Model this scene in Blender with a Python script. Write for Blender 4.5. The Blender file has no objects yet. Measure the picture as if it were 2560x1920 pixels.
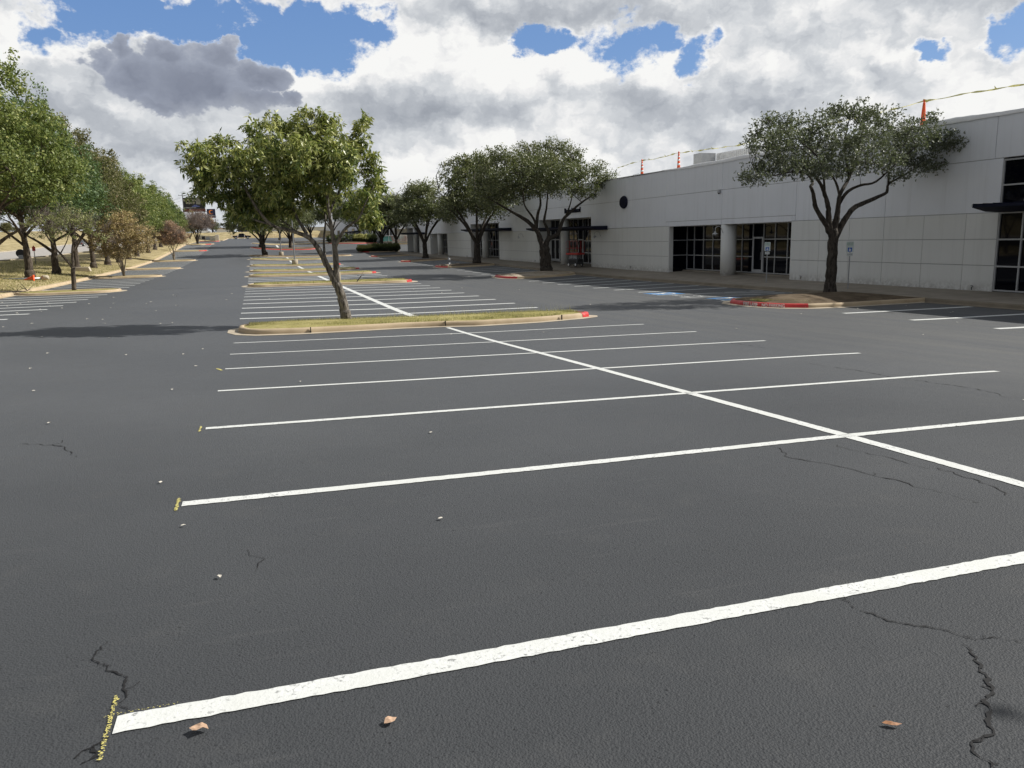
import bpy, bmesh, math, random
import numpy as np
from mathutils import Vector, Matrix
C = bpy.context.scene.collection
SC = bpy.context.scene
rnd = random.Random(7)
R = math.radians

# ---------------------------------------------------------------- camera
CAM = (0.6012, 0.0, 1.678)
YAW, PITCH, ROLL, FPX = 0.32543, 0.18608, -0.02425, 1940.97
def cam_axes():
    cy, sy, cp, sp = math.cos(YAW), math.sin(YAW), math.cos(PITCH), math.sin(PITCH)
    f = Vector((sy*cp, cy*cp, -sp)); r0 = Vector((cy, -sy, 0)); u0 = r0.cross(f)
    return r0*math.cos(ROLL)+u0*math.sin(ROLL), -r0*math.sin(ROLL)+u0*math.cos(ROLL), f
cd = bpy.data.cameras.new('camera'); cam = bpy.data.objects.new('camera', cd); C.objects.link(cam)
_r, _u, _f = cam_axes()
cam.matrix_world = Matrix(((_r.x, _u.x, -_f.x, CAM[0]), (_r.y, _u.y, -_f.y, CAM[1]), (_r.z, _u.z, -_f.z, CAM[2]), (0, 0, 0, 1)))
cd.sensor_width = 36; cd.lens = FPX/2560*36; cd.clip_start = 0.05; cd.clip_end = 6000
SC.camera = cam

# ---------------------------------------------------------------- sun and exposure
SUN_EL, SUN_AZ = R(41.0), R(94.0)          # azimuth from +Y towards +X
sl = bpy.data.lights.new('sun', 'SUN'); sl.energy = 4.9; sl.angle = R(0.53); sl.color = (1.0, 0.96, 0.895)
so = bpy.data.objects.new('sun', sl); C.objects.link(so)
sdir = Vector((math.sin(SUN_AZ)*math.cos(SUN_EL), math.cos(SUN_AZ)*math.cos(SUN_EL), math.sin(SUN_EL)))
so.rotation_euler = sdir.to_track_quat('Z', 'Y').to_euler(); so.location = (60, 0, 60)
SC.view_settings.view_transform = 'Standard'; SC.view_settings.look = 'None'
SC.view_settings.exposure = 0.30; SC.view_settings.gamma = 1.0
SC.render.engine = 'CYCLES'
SC.cycles.max_bounces = 6; SC.cycles.transparent_max_bounces = 6; SC.cycles.diffuse_bounces = 3; SC.cycles.glossy_bounces = 3

# ---------------------------------------------------------------- node helper
class NT:
    def __init__(s, tree): s.t = tree; s.n = tree.nodes; s.l = tree.links
    def _in(s, sock, v):
        if hasattr(v, 'links') or isinstance(v, bpy.types.NodeSocket): s.l.new(v, sock)
        elif v is not None: sock.default_value = v
    def m(s, op, a, b=None, c=None, clamp=False):
        n = s.n.new('ShaderNodeMath'); n.operation = op; n.use_clamp = clamp
        s._in(n.inputs[0], a)
        if b is not None: s._in(n.inputs[1], b)
        if c is not None: s._in(n.inputs[2], c)
        return n.outputs[0]
    def v(s, op, a, b=None, c=None):
        n = s.n.new('ShaderNodeVectorMath'); n.operation = op
        s._in(n.inputs[0], a)
        if b is not None: s._in(n.inputs[3 if op == 'SCALE' else 1], b)
        if c is not None: s._in(n.inputs[2], c)
        return n.outputs[1] if op in ('LENGTH', 'DOT_PRODUCT', 'DISTANCE') else n.outputs[0]
    def noise(s, vec, scale, detail=4, rough=0.5, dist=0, ntype=None, lac=2.0):
        n = s.n.new('ShaderNodeTexNoise')
        if ntype: n.noise_type = ntype
        if vec is not None: s._in(n.inputs['Vector'], vec)
        n.inputs['Scale'].default_value = scale; n.inputs['Detail'].default_value = detail
        n.inputs['Roughness'].default_value = rough; n.inputs['Distortion'].default_value = dist
        n.inputs['Lacunarity'].default_value = lac
        return n.outputs['Fac'], n.outputs['Color']
    def voro(s, vec, scale, feature='F1', detail=0, rough=.5, rnd_=1):
        n = s.n.new('ShaderNodeTexVoronoi'); n.feature = feature
        if vec is not None: s._in(n.inputs['Vector'], vec)
        n.inputs['Scale'].default_value = scale
        if 'Detail' in n.inputs: n.inputs['Detail'].default_value = detail; n.inputs['Roughness'].default_value = rough
        n.inputs['Randomness'].default_value = rnd_
        return n.outputs['Distance']
    def mix(s, f, a, b, kind='RGBA', blend='MIX'):
        n = s.n.new('ShaderNodeMix'); n.data_type = kind; n.blend_type = blend if kind == 'RGBA' else 'MIX'
        s._in(n.inputs[0], f); i = {'RGBA': 6, 'FLOAT': 2, 'VECTOR': 4}[kind]
        s._in(n.inputs[i], a); s._in(n.inputs[i+1], b)
        return n.outputs[{'RGBA': 2, 'FLOAT': 0, 'VECTOR': 1}[kind]]
    def mr(s, v, a, b, c=0, d=1, smooth=False):
        n = s.n.new('ShaderNodeMapRange'); s._in(n.inputs[0], v)
        if smooth: n.interpolation_type = 'SMOOTHSTEP'
        for i, x in enumerate((a, b, c, d)): n.inputs[i+1].default_value = x
        return n.outputs[0]
    def ramp(s, f, stops):
        n = s.n.new('ShaderNodeValToRGB'); s._in(n.inputs[0], f); e = n.color_ramp.elements
        while len(e) < len(stops): e.new(0.5)
        for k, (p, c) in enumerate(stops): e[k].position = p; e[k].color = (*c, 1)
        return n.outputs[0]

# ---------------------------------------------------------------- sky with clouds (world)
W = bpy.data.worlds.new('World'); SC.world = W; W.use_nodes = True
W.cycles.sampling_method = 'NONE'
BLUE = [(-0.1853, 0.2214, 0.0215, 0.0158, 0.95), (-0.0927, 0.2525, 0.0678, 0.0199, 1.0), (-0.0256, 0.2509, 0.0517, 0.0244, 1.05), (0.0612, 0.2248, 0.0341, 0.0187, 1), (0.1214, 0.2372, 0.0561, 0.0249, 1.05), (0.166, 0.2435, 0.0307, 0.0159, 0.9), (-0.0006, 0.2222, 0.0262, 0.0123, 0.7), (0.3477, 0.2349, 0.0174, 0.017, 0.9), (0.3839, 0.2303, 0.0241, 0.0094, 0.7), (0.4748, 0.219, 0.0401, 0.0263, 1.1), (0.5077, 0.2277, 0.0326, 0.0168, 0.9), (0.5567, 0.2117, 0.0174, 0.0169, 0.85), (0.8015, 0.1922, 0.0171, 0.0071, 0.8), (0.8819, 0.1997, 0.0156, 0.0149, 0.9)]
DARK = [(-0.1146, 0.2151, 0.0231, 0.0243, 1), (-0.134, 0.198, 0.0236, 0.0236, 0.9), (-0.0608, 0.2107, 0.0379, 0.025, 1), (-0.0082, 0.2095, 0.035, 0.0238, 1), (0.0227, 0.1898, 0.0358, 0.0261, 1), (0.0567, 0.167, 0.0275, 0.0165, 0.9), (-0.0391, 0.1768, 0.0832, 0.0415, 1), (-0.1001, 0.1841, 0.0494, 0.0363, 1), (0.0115, 0.1616, 0.0494, 0.0194, 0.9), (-0.075, 0.1523, 0.0595, 0.0168, 0.7)]
GREY = [(-0.1193, 0.117, 0.1183, 0.0336, 0.3), (-0.1934, 0.1702, 0.049, 0.0426, 0.2), (0.196, 0.139, 0.0929, 0.054, 0.34), (0.1358, 0.0976, 0.0776, 0.0278, 0.22), (0.4321, 0.2572, 0.1533, 0.0186, 0.5), (0.288, 0.2552, 0.0818, 0.0188, 0.45), (0.3584, 0.1639, 0.0586, 0.027, 0.22), (0.5086, 0.1444, 0.0796, 0.0225, 0.3), (0.6912, 0.2126, 0.1318, 0.0242, 0.22), (0.5751, 0.1092, 0.0908, 0.0227, 0.25), (0.694, 0.1542, 0.0826, 0.0212, 0.18), (0.2615, 0.1927, 0.0267, 0.0176, 0.2), (-0.0126, 0.0883, 0.091, 0.0268, 0.22), (0.4702, 0.1643, 0.0429, 0.0179, 0.15)]
WHITE = [(-0.1401, 0.2278, 0.0233, 0.0138, 0.35), (-0.2121, 0.2069, 0.0252, 0.0225, 0.28), (0.0343, 0.2217, 0.0268, 0.0206, 0.45), (0.054, 0.1908, 0.0273, 0.0234, 0.42), (0.101, 0.2091, 0.056, 0.0254, 0.32), (0.1664, 0.2103, 0.0428, 0.0257, 0.25), (0.2629, 0.2277, 0.0725, 0.0256, 0.42), (0.3102, 0.192, 0.0536, 0.0307, 0.32), (0.427, 0.2061, 0.0479, 0.0323, 0.42), (0.5361, 0.2003, 0.0415, 0.0214, 0.3), (0.3174, 0.0998, 0.0892, 0.0235, 0.25), (-0.1283, 0.1438, 0.024, 0.0103, 0.3), (0.1928, 0.0758, 0.0542, 0.0237, 0.32), (0.7539, 0.1918, 0.0357, 0.016, 0.3), (0.8501, 0.1315, 0.0639, 0.0318, 0.32), (0.4065, 0.0784, 0.098, 0.0238, 0.25), (0.3937, 0.2462, 0.0287, 0.0105, 0.2), (-0.0873, 0.2289, 0.0057, 0.0036, 0.5)]

def build_sky():
    t = NT(W.node_tree); bg = t.n['Background']; bg.inputs[1].default_value = 1.0
    st = t.n.new('ShaderNodeTexSky'); st.sky_type = 'NISHITA'; st.sun_disc = False; st.sun_elevation = SUN_EL; st.sun_rotation = SUN_AZ
    st.air_density = 1.0; st.dust_density = .6; st.ozone_density = 2.0
    d = t.n.new('ShaderNodeTexCoord').outputs['Generated']
    sp = t.n.new('ShaderNodeSeparateXYZ'); t.l.new(d, sp.inputs[0]); x, y, z = sp.outputs
    az = t.m('ARCTAN2', x, y); el = t.m('ARCSINE', z)
    cv = t.n.new('ShaderNodeCombineXYZ'); t.l.new(az, cv.inputs[0]); t.l.new(el, cv.inputs[1]); p0 = cv.outputs[0]
    def n2(vec, scale, detail, rough=.55, col=False):
        n = t.n.new('ShaderNodeTexNoise'); n.noise_dimensions = '2D'; t.l.new(vec, n.inputs['Vector'])
        n.inputs['Scale'].default_value = scale; n.inputs['Detail'].default_value = detail; n.inputs['Roughness'].default_value = rough
        return n.outputs['Color' if col else 'Fac']
    def vo(vec, scale, detail, rough=.5):
        n = t.n.new('ShaderNodeTexVoronoi'); n.voronoi_dimensions = '2D'; n.feature = 'F1'; t.l.new(vec, n.inputs['Vector'])
        n.inputs['Scale'].default_value = scale; n.inputs['Detail'].default_value = detail; n.inputs['Roughness'].default_value = rough; n.inputs['Lacunarity'].default_value = 2.3
        return n.outputs['Distance']
    q0 = t.v('MULTIPLY', p0, (1, 1.35, 0))
    w1 = n2(q0, 7.0, 2, .5, True); w2 = n2(q0, 26.0, 4, .6, True)
    warp = t.v('ADD', t.v('MULTIPLY', t.v('SUBTRACT', w1, (.5, .5, .5)), (.06, .05, 0)), t.v('MULTIPLY', t.v('SUBTRACT', w2, (.5, .5, .5)), (.045, .04, 0)))
    p = t.v('ADD', p0, warp)
    def blobs(L, pp, mode):
        acc = None
        for a, e, ra, re, w in L:
            q = t.v('MULTIPLY', t.v('SUBTRACT', pp, (a, e, 0)), (1/ra, 1/re, 0)); l = t.v('LENGTH', q)
            if mode == 'max': g = t.m('MULTIPLY', t.m('SUBTRACT', 1.35, l), w); acc = g if acc is None else t.m('MAXIMUM', acc, g)
            else: g = t.m('MULTIPLY', t.m('EXPONENT', t.m('MULTIPLY', t.m('MULTIPLY', l, l), -.9)), w); acc = g if acc is None else t.m('ADD', acc, g)
        return acc
    wv = t.v('ADD', q0, t.v('MULTIPLY', t.v('SUBTRACT', w2, (.5, .5, .5)), (.05, .05, 0)))
    def puffs(v): return t.m('ADD', t.m('MULTIPLY', t.m('SUBTRACT', 1.0, vo(v, 9.0, 3, .5)), .55), t.m('MULTIPLY', n2(v, 6.0, 7, .54), .85))
    h0 = puffs(wv); h1 = puffs(t.v('ADD', wv, (.014, .022, 0)))
    rel = t.m('SUBTRACT', h0, h1)
    fine = n2(q0, 34.0, 6, .65)
    hole = blobs(BLUE, p, 'max')
    hole = t.m('ADD', hole, t.m('MULTIPLY', t.m('SUBTRACT', .76, h0), 1.5))
    hole = t.m('ADD', hole, t.m('MULTIPLY', t.m('SUBTRACT', .5, fine), 1.5))
    cover = t.mr(hole, .20, .78, 1, 0, True)
    wz = t.m('ADD', LUM0, blobs(WHITE, p, 'sum')); lum = t.m('SUBTRACT', wz, t.m('MULTIPLY', blobs(GREY, p, 'sum'), .8))
    lum = t.m('ADD', lum, t.m('MULTIPLY', rel, REL)); lum = t.m('ADD', lum, t.m('MULTIPLY', t.m('SUBTRACT', h0, .78), .34))
    lum = t.m('ADD', lum, t.m('MULTIPLY', t.m('SUBTRACT', fine, .5), .10))
    edge = t.mr(hole, -.1, .42, 0, .2, True); lum = t.m('ADD', lum, edge)
    c = t.ramp(lum, [(0, (.30, .325, .375)), (.22, (.40, .43, .48)), (.45, (.52, .55, .595)), (.68, (.70, .725, .755)), (.9, (.93, .93, .93)), (1, (1.0, 1.0, .985))])
    dk = blobs(DARK, p, 'max'); dk = t.m('ADD', dk, t.m('MULTIPLY', t.m('SUBTRACT', h0, .78), .8)); dk = t.m('ADD', dk, t.m('MULTIPLY', t.m('SUBTRACT', fine, .5), .3)); dm = t.mr(dk, .24, .44, 0, 1, True)
    soft = t.mr(t.m('ADD', el, t.m('MULTIPLY', t.m('SUBTRACT', h0, .78), .08)), .07, .15, 0, 1, True); dm = t.m('MULTIPLY', dm, soft)
    dl = t.m('ADD', t.mr(dk, .38, 1.0, .66, .25), t.m('MULTIPLY', rel, .5)); dl = t.m('ADD', dl, t.mr(el, .10, .27, -.34, .16))
    dc = t.ramp(dl, [(0, (.215, .24, .31)), (.5, (.34, .375, .46)), (1, (.60, .635, .70))])
    c = t.mix(dm, c, dc)
    cover = t.m('MAXIMUM', cover, dm)
    hz = t.mr(el, 0.0, .10, .6, 0, True); c = t.mix(hz, c, (.56, .61, .67, 1))
    # unseen sky overhead and behind is greyed, added to cut the fill light
    fill_dim = t.m('MAXIMUM', t.mr(el, .36, .60, 0, 1, True), t.m('MAXIMUM', t.mr(az, 1.05, 1.45, 0, 1, True), t.mr(az, -.80, -.50, 1, 0, True)))
    c = t.mix(t.m('MULTIPLY', fill_dim, .8), c, (.27, .29, .33, 1)); cover = t.m('MAXIMUM', cover, t.m('MULTIPLY', fill_dim, .6))
    blue_ = t.v('SCALE', st.outputs[0], .105)
    blue_ = t.mix(.6, blue_, t.mix(t.mr(el, .1, .5), (.20, .38, .76, 1), (.10, .26, .68, 1)))
    out = t.mix(cover, blue_, c)
    below = t.mr(z, -.02, .0, 0, 1); out = t.mix(below, (.10, .095, .085, 1), out)
    t.l.new(t.v('SCALE', out, SKY_GAIN), bg.inputs[0])
LUM0, REL = .82, .70
SKY_GAIN = .76
build_sky()


# ---------------------------------------------------------------- terrain
#H0
SHEAR = 0.0117                                  # the stall rows run 0.67 degrees off the facade
TX = [-60, -46, -27, -20, -15.7, -13, -7.5, 0, 5.6, 11, 18.6, 24.3, 29, 60]
TY = {
 -60:  [(-20, .2), (60, .6), (110, .9), (180, 1.9), (222, 2.9), (290, 4.4), (330, 5)],
 -46:  [(-20, -.2), (60, .1), (107, .45), (132, .7), (178, 1.3), (222, 2.35), (290, 4.0), (330, 4.6)],
 -27:  [(-20, -.2), (60, .0), (107, .45), (132, .7), (165, 1.1), (200, 1.9), (290, 3.9), (330, 4.5)],
 -20:  [(-20, -.2), (60, -.3), (100, -.05), (128, .5), (160, 1.5), (200, 2.2), (290, 3.8), (330, 4.6)],
 -15.7:[(-20, 0), (30, -.45), (60, -.6), (68, -.55), (94, -.55), (111, -.38), (128, .25), (141, .55), (151, 1.0), (161, 1.5), (170, 2.0), (200, 2.4), (290, 3.7), (330, 4.6)],
 -13:  [(-20, .3), (5, .25), (20, -.35), (30, -.62), (50, -.98), (73, -1.0), (97, -.86), (122, -.5), (153, .68), (181, 1.8), (278, 3.45), (330, 4.6)],
 -7.5: [(-20, .5), (0, .28), (10, .0), (18, -.34), (30, -.62), (49.7, -.97), (60, -1.0), (78, -.99), (97, -.87), (122, -.48), (153, .68), (181, 1.8), (278, 3.45), (330, 4.6)],
 0:    [(-20, .5), (-5, .2), (2.83, 0), (5.57, -.06), (8.3, -.16), (11, -.26), (13.8, -.38), (16.5, -.51), (19.3, -.62), (27.8, -.80), (30.5, -.845), (38.7, -.91), (49.7, -.98), (60, -1.0), (79, -1.0), (98, -.93), (112, -.7), (125, -.4), (153, .66), (181, 1.8), (278, 3.45), (330, 4.6)],
 5.6:  [(-20, .4), (-5, .1), (2.83, -.09), (5.57, -.18), (8.3, -.29), (11, -.39), (13.8, -.5), (16.5, -.62), (19.3, -.73), (27.8, -.94), (35, -.97), (49.7, -1.04), (71, -1.1), (93, -1.12), (116, -.95), (141, -.2), (189, 1.5), (215, 2.0), (278, 3.4), (330, 4.6)],
 11:   [(-20, .25), (-5, -.05), (2.83, -.22), (5.57, -.31), (8.3, -.4), (11, -.5), (13.8, -.6), (16.5, -.7), (19.3, -.79), (27.8, -.97), (35, -1.03), (49.7, -1.09), (69, -1.06), (99, -1.08), (125, -.75), (149, -.1), (181, 1.3), (250, 2.7), (278, 3.3), (330, 4.6)],
 18.6: [(-20, -.6), (5, -.85), (14.7, -.92), (20, -.98), (27, -1.05), (35, -1.16), (43, -1.3), (50, -1.37), (57, -1.36), (66, -1.25), (77, -1.13), (98, -1.02), (125, -.78), (137, -.35), (150, .4), (165, 1.1), (200, 2.0), (278, 3.2), (330, 4.6)],
 24.3: [(-20, -.8), (14.7, -1.0), (20, -1.03), (35, -1.15), (50, -1.24), (57, -1.2), (77, -1.05), (98, -.85), (125, -.72), (137, -.4), (150, .3), (165, 1.0), (200, 1.9), (278, 3.0), (330, 4.6)],
 29:   [(-20, -.8), (14.7, -1.0), (20, -1.03), (35, -1.1), (50, -1.15), (57, -1.12), (77, -.95), (98, -.75), (125, -.65), (137, -.4), (150, .2), (165, .9), (200, 1.8), (278, 3.0), (330, 4.6)],
 60:   [(-20, -.8), (60, -.9), (137, -.3), (165, .9), (200, 1.7), (278, 3.0), (330, 4.6)]}
_gx = np.arange(-60, 61, 1.0); _gy = np.arange(-20, 331, 1.0)
_cols = []
for tx in TX:
    a = np.array(TY[tx]); c = np.interp(_gy, a[:, 0], a[:, 1])
    k = np.exp(-.5*(np.arange(-9, 10)/2.0)**2); k /= k.sum()
    _cols.append(np.convolve(np.pad(c, 9, 'edge'), k, 'valid'))
_cols = np.array(_cols)
_T = np.array([np.interp(_gx, TX, _cols[:, j]) for j in range(len(_gy))])
_k = np.exp(-.5*(np.arange(-5, 6)/1.0)**2); _k /= _k.sum()
_T = np.array([np.convolve(np.pad(r, 5, 'edge'), _k, 'valid') for r in _T])
def H(x, y):
    "ground height at lot coordinates (bilinear on a 1 m grid)"
    x = np.clip(np.asarray(x, float), -60, 59.999)+60; y = np.clip(np.asarray(y, float), -20, 329.999)+20
    i = np.floor(x).astype(int); j = np.floor(y).astype(int); fx = x-i; fy = y-j
    return _T[j, i]*(1-fx)*(1-fy)+_T[j, i+1]*fx*(1-fy)+_T[j+1, i]*(1-fx)*fy+_T[j+1, i+1]*fx*fy
def LW(x, y, dz=0.0):
    "lot coordinates -> world point lying dz above the ground"
    return Vector((x+SHEAR*y, y, float(H(x, y))+dz))
#H1

# ---------------------------------------------------------------- mesh helpers
class MB:
    def __init__(s): s.v = []; s.f = []
    def add(s, vs, fs):
        b = len(s.v); s.v += [tuple(p) for p in vs]; s.f += [tuple(b+i for i in f) for f in fs]; return s
    def box(s, c, d, rot=None):
        x, y, z = (k/2 for k in d); P = [Vector((sx*x, sy*y, sz*z)) for sz in (-1, 1) for sy in (-1, 1) for sx in (-1, 1)]
        if rot: P = [rot @ p for p in P]
        return s.add([p+Vector(c) for p in P], [(0, 2, 3, 1), (4, 5, 7, 6), (0, 1, 5, 4), (1, 3, 7, 5), (3, 2, 6, 7), (2, 0, 4, 6)])
    def b2(s, x0, x1, y0, y1, z0, z1): return s.box(((x0+x1)/2, (y0+y1)/2, (z0+z1)/2), (abs(x1-x0), abs(y1-y0), abs(z1-z0)))
    def tube(s, pts, rad, n=8, cap=True):
        pts = [Vector(p) for p in pts]; rs = rad if hasattr(rad, '__len__') else [rad]*len(pts); b = len(s.v)
        a = None
        for i, p in enumerate(pts):
            d = (pts[min(i+1, len(pts)-1)]-pts[max(i-1, 0)]).normalized()
            if a is None: a = d.orthogonal().normalized()
            a = (a-d*a.dot(d)).normalized(); c = d.cross(a)
            s.v += [tuple(p+(a*math.cos(t)+c*math.sin(t))*rs[i]) for t in (2*math.pi*k/n for k in range(n))]
        for i in range(len(pts)-1):
            for k in range(n):
                q = b+i*n; s.f.append((q+k, q+(k+1) % n, q+n+(k+1) % n, q+n+k))
        if cap: s.f.append(tuple(b+k for k in range(n))[::-1]); s.f.append(tuple(b+(len(pts)-1)*n+k for k in range(n)))
        return s
    def lathe(s, prof, c, n=16, axis='Z'):
        b = len(s.v); c = Vector(c)
        for r, h in prof:
            for k in range(n):
                t = 2*math.pi*k/n; p = (r*math.cos(t), r*math.sin(t), h)
                if axis == 'X': p = (h, r*math.cos(t), r*math.sin(t))
                if axis == 'Y': p = (r*math.cos(t), h, r*math.sin(t))
                s.v.append(tuple(c+Vector(p)))
        for i in range(len(prof)-1):
            for k in range(n):
                q = b+i*n; s.f.append((q+k, q+(k+1) % n, q+n+(k+1) % n, q+n+k))
        s.f.append(tuple(b+k for k in range(n))[::-1]); s.f.append(tuple(b+(len(prof)-1)*n+k for k in range(n)))
        return s
    def prism(s, poly, h, M=None):
        "poly in xy extruded along z by h, placed by matrix M"
        n = len(poly); P = [Vector((x, y, 0)) for x, y in poly]+[Vector((x, y, h)) for x, y in poly]
        if M: P = [M @ p for p in P]
        return s.add(P, [tuple(range(n))[::-1], tuple(range(n, 2*n))]+[(i, (i+1) % n, n+(i+1) % n, n+i) for i in range(n)])
    def build(s, name, m, parent=None, smooth=False, bevel=0, seg=2):
        me = bpy.data.meshes.new(name); me.from_pydata(s.v, [], s.f); me.update()
        if smooth: me.polygons.foreach_set('use_smooth', [True]*len(me.polygons))
        return link(name, me, m, parent, bevel, seg)
def link(name, me, m, parent=None, bevel=0, seg=2):
    o = bpy.data.objects.new(name, me); C.objects.link(o)
    if m: me.materials.append(m)
    if parent:
        o.parent = parent; o.matrix_parent_inverse = parent.matrix_world.inverted() if False else Matrix.Translation(-parent.location)
        if parent.rotation_euler.z: o.matrix_parent_inverse = Matrix.Identity(4)
    if bevel:
        b = o.modifiers.new('bevel', 'BEVEL'); b.width = bevel; b.segments = seg; b.limit_method = 'ANGLE'
    return o
def np_mesh(name, V, F, m, parent=None, col=None, smooth=False, nrm=None):
    V = np.asarray(V, np.float32); F = np.asarray(F, np.int32); me = bpy.data.meshes.new(name)
    me.vertices.add(len(V)); me.vertices.foreach_set('co', V.ravel())
    k = F.shape[1]; me.loops.add(F.size); me.loops.foreach_set('vertex_index', F.ravel())
    me.polygons.add(len(F)); me.polygons.foreach_set('loop_start', np.arange(0, F.size, k)); me.polygons.foreach_set('loop_total', np.full(len(F), k))
    if smooth: me.polygons.foreach_set('use_smooth', np.ones(len(F), bool))
    me.update(calc_edges=True)
    if col is not None:
        a = me.attributes.new('tint', 'FLOAT', 'POINT'); a.data.foreach_set('value', np.asarray(col, np.float32))
    return link(name, me, m, parent)
def tag(o, label=None, cat=None, group=None, kind=None):
    for k, v in (('label', label), ('category', cat), ('group', group), ('kind', kind)):
        if v: o[k] = v
    return o
def struct(o): o['kind'] = 'structure'; return o
def empty(name, loc, label=None, cat=None, group=None, rz=0, kind=None):
    o = bpy.data.objects.new(name, None); C.objects.link(o); o.location = loc; o.rotation_euler.z = rz; o.empty_display_size = .2
    return tag(o, label, cat, group, kind)
def copy_tree(o, parent=None):
    c = o.copy(); C.objects.link(c); c.parent = parent
    for ch in [x for x in C.objects if x.parent == o]: copy_tree(ch, c)
    return c
def text_mesh(name, s, size, m, M, parent=None, depth=0.0, align='CENTER', sx=1, spacing=1.0, bold=0.0):
    cu = bpy.data.curves.new(name, 'FONT'); cu.body = s; cu.size = size; cu.extrude = depth; cu.align_x = align; cu.align_y = 'CENTER'; cu.resolution_u = 3; cu.offset = bold
    cu.space_character = spacing
    t = bpy.data.objects.new('t', cu); C.objects.link(t)
    dg = bpy.context.evaluated_depsgraph_get(); me = bpy.data.meshes.new_from_object(t.evaluated_get(dg))
    bpy.data.objects.remove(t); me.transform(M @ Matrix.Diagonal((sx, 1, 1, 1))); me.name = name
    me.materials.clear()
    return link(name, me, m, parent)

# ---------------------------------------------------------------- materials
def newmat(name):
    m = bpy.data.materials.new(name); m.use_nodes = True; t = NT(m.node_tree)
    b = m.node_tree.nodes['Principled BSDF']; return m, t, b
def mat(name, col, rough=.6, var=.12, scale=3, bump=0, bscale=30, metal=0, spec=.5, col2=None, detail=5):
    m, t, b = newmat(name); g = t.n.new('ShaderNodeNewGeometry').outputs['Position']
    f, _ = t.noise(g, scale, detail, .6)
    c1 = tuple(min(1, c*(1+var)) for c in col); c0 = col2 or tuple(c*(1-var) for c in col)
    t.l.new(t.mix(t.mr(f, .35, .65), (*c0, 1), (*c1, 1)), b.inputs['Base Color'])
    b.inputs['Roughness'].default_value = rough; b.inputs['Metallic'].default_value = metal; b.inputs['Specular IOR Level'].default_value = spec
    if bump:
        bf, _ = t.noise(g, bscale, 4, .6); bn = t.n.new('ShaderNodeBump'); bn.inputs['Strength'].default_value = bump; bn.inputs['Distance'].default_value = .02
        t.l.new(bf, bn.inputs['Height']); t.l.new(bn.outputs[0], b.inputs['Normal'])
    return m
def asphalt_mat():
    m, t, b = newmat('sealed_asphalt'); g = t.n.new('ShaderNodeNewGeometry').outputs['Position']
    big, _ = t.noise(g, .18, 5, .6); mid, _ = t.noise(g, 2.2, 5, .65); fine, _ = t.noise(g, 90, 3, .6)
    # sweep marks left by the sealer squeegee along the aisles
    sv = t.v('MULTIPLY', g, (2.2, .12, 1)); sw, _ = t.noise(sv, 1.0, 6, .65, .4)
    c = t.mix(t.mr(big, .3, .7), (.058, .062, .067, 1), (.072, .076, .081, 1))
    sx = t.n.new('ShaderNodeSeparateXYZ'); t.l.new(g, sx.inputs[0])
    right = t.mr(sx.outputs[0], 7, 14, 0, 1, True)
    # base colour darker near the viewer, lighter beyond: grazing sheen painted in
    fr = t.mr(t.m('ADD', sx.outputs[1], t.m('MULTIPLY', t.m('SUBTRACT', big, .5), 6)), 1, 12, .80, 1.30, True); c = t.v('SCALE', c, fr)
    c = t.mix(t.m('MULTIPLY', right, t.mr(sw, .35, .7)), c, (.112, .114, .112, 1))
    c = t.mix(t.m('MULTIPLY', t.mr(mid, .55, .8), .30), c, (.100, .100, .098, 1))
    dk = t.mr(fine, .3, .42, 1, 0); c = t.mix(t.m('MULTIPLY', dk, .55), c, (.008, .008, .009, 1))
    pit = t.mr(t.voro(g, 7.0), .03, .055, 1, 0); c = t.mix(t.m('MULTIPLY', pit, .6), c, (.008, .008, .009, 1))
    sc_ = t.noise(t.v('MULTIPLY', g, (.5, 4.0, 1)), 1.6, 6, .7)[0]; c = t.mix(t.m('MULTIPLY', t.mr(sc_, .60, .72), .22), c, (.12, .12, .12, 1))
    t.l.new(c, b.inputs['Base Color'])
    r = t.m('ADD', t.mr(big, .3, .7, .56, .64), t.m('MULTIPLY', t.m('SUBTRACT', mid, .5), .12)); t.l.new(r, b.inputs['Roughness'])
    b.inputs['Specular IOR Level'].default_value = .16
    v1 = t.voro(g, 110, 'F1'); v2, _ = t.noise(g, 48, 5, .7)
    hgt = t.m('ADD', t.m('MULTIPLY', v1, .5), t.m('ADD', v2, t.m('MULTIPLY', fine, .5)))
    bn = t.n.new('ShaderNodeBump'); bn.inputs['Strength'].default_value = .6; bn.inputs['Distance'].default_value = .010
    t.l.new(hgt, bn.inputs['Height']); t.l.new(bn.outputs[0], b.inputs['Normal'])
    return m
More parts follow.
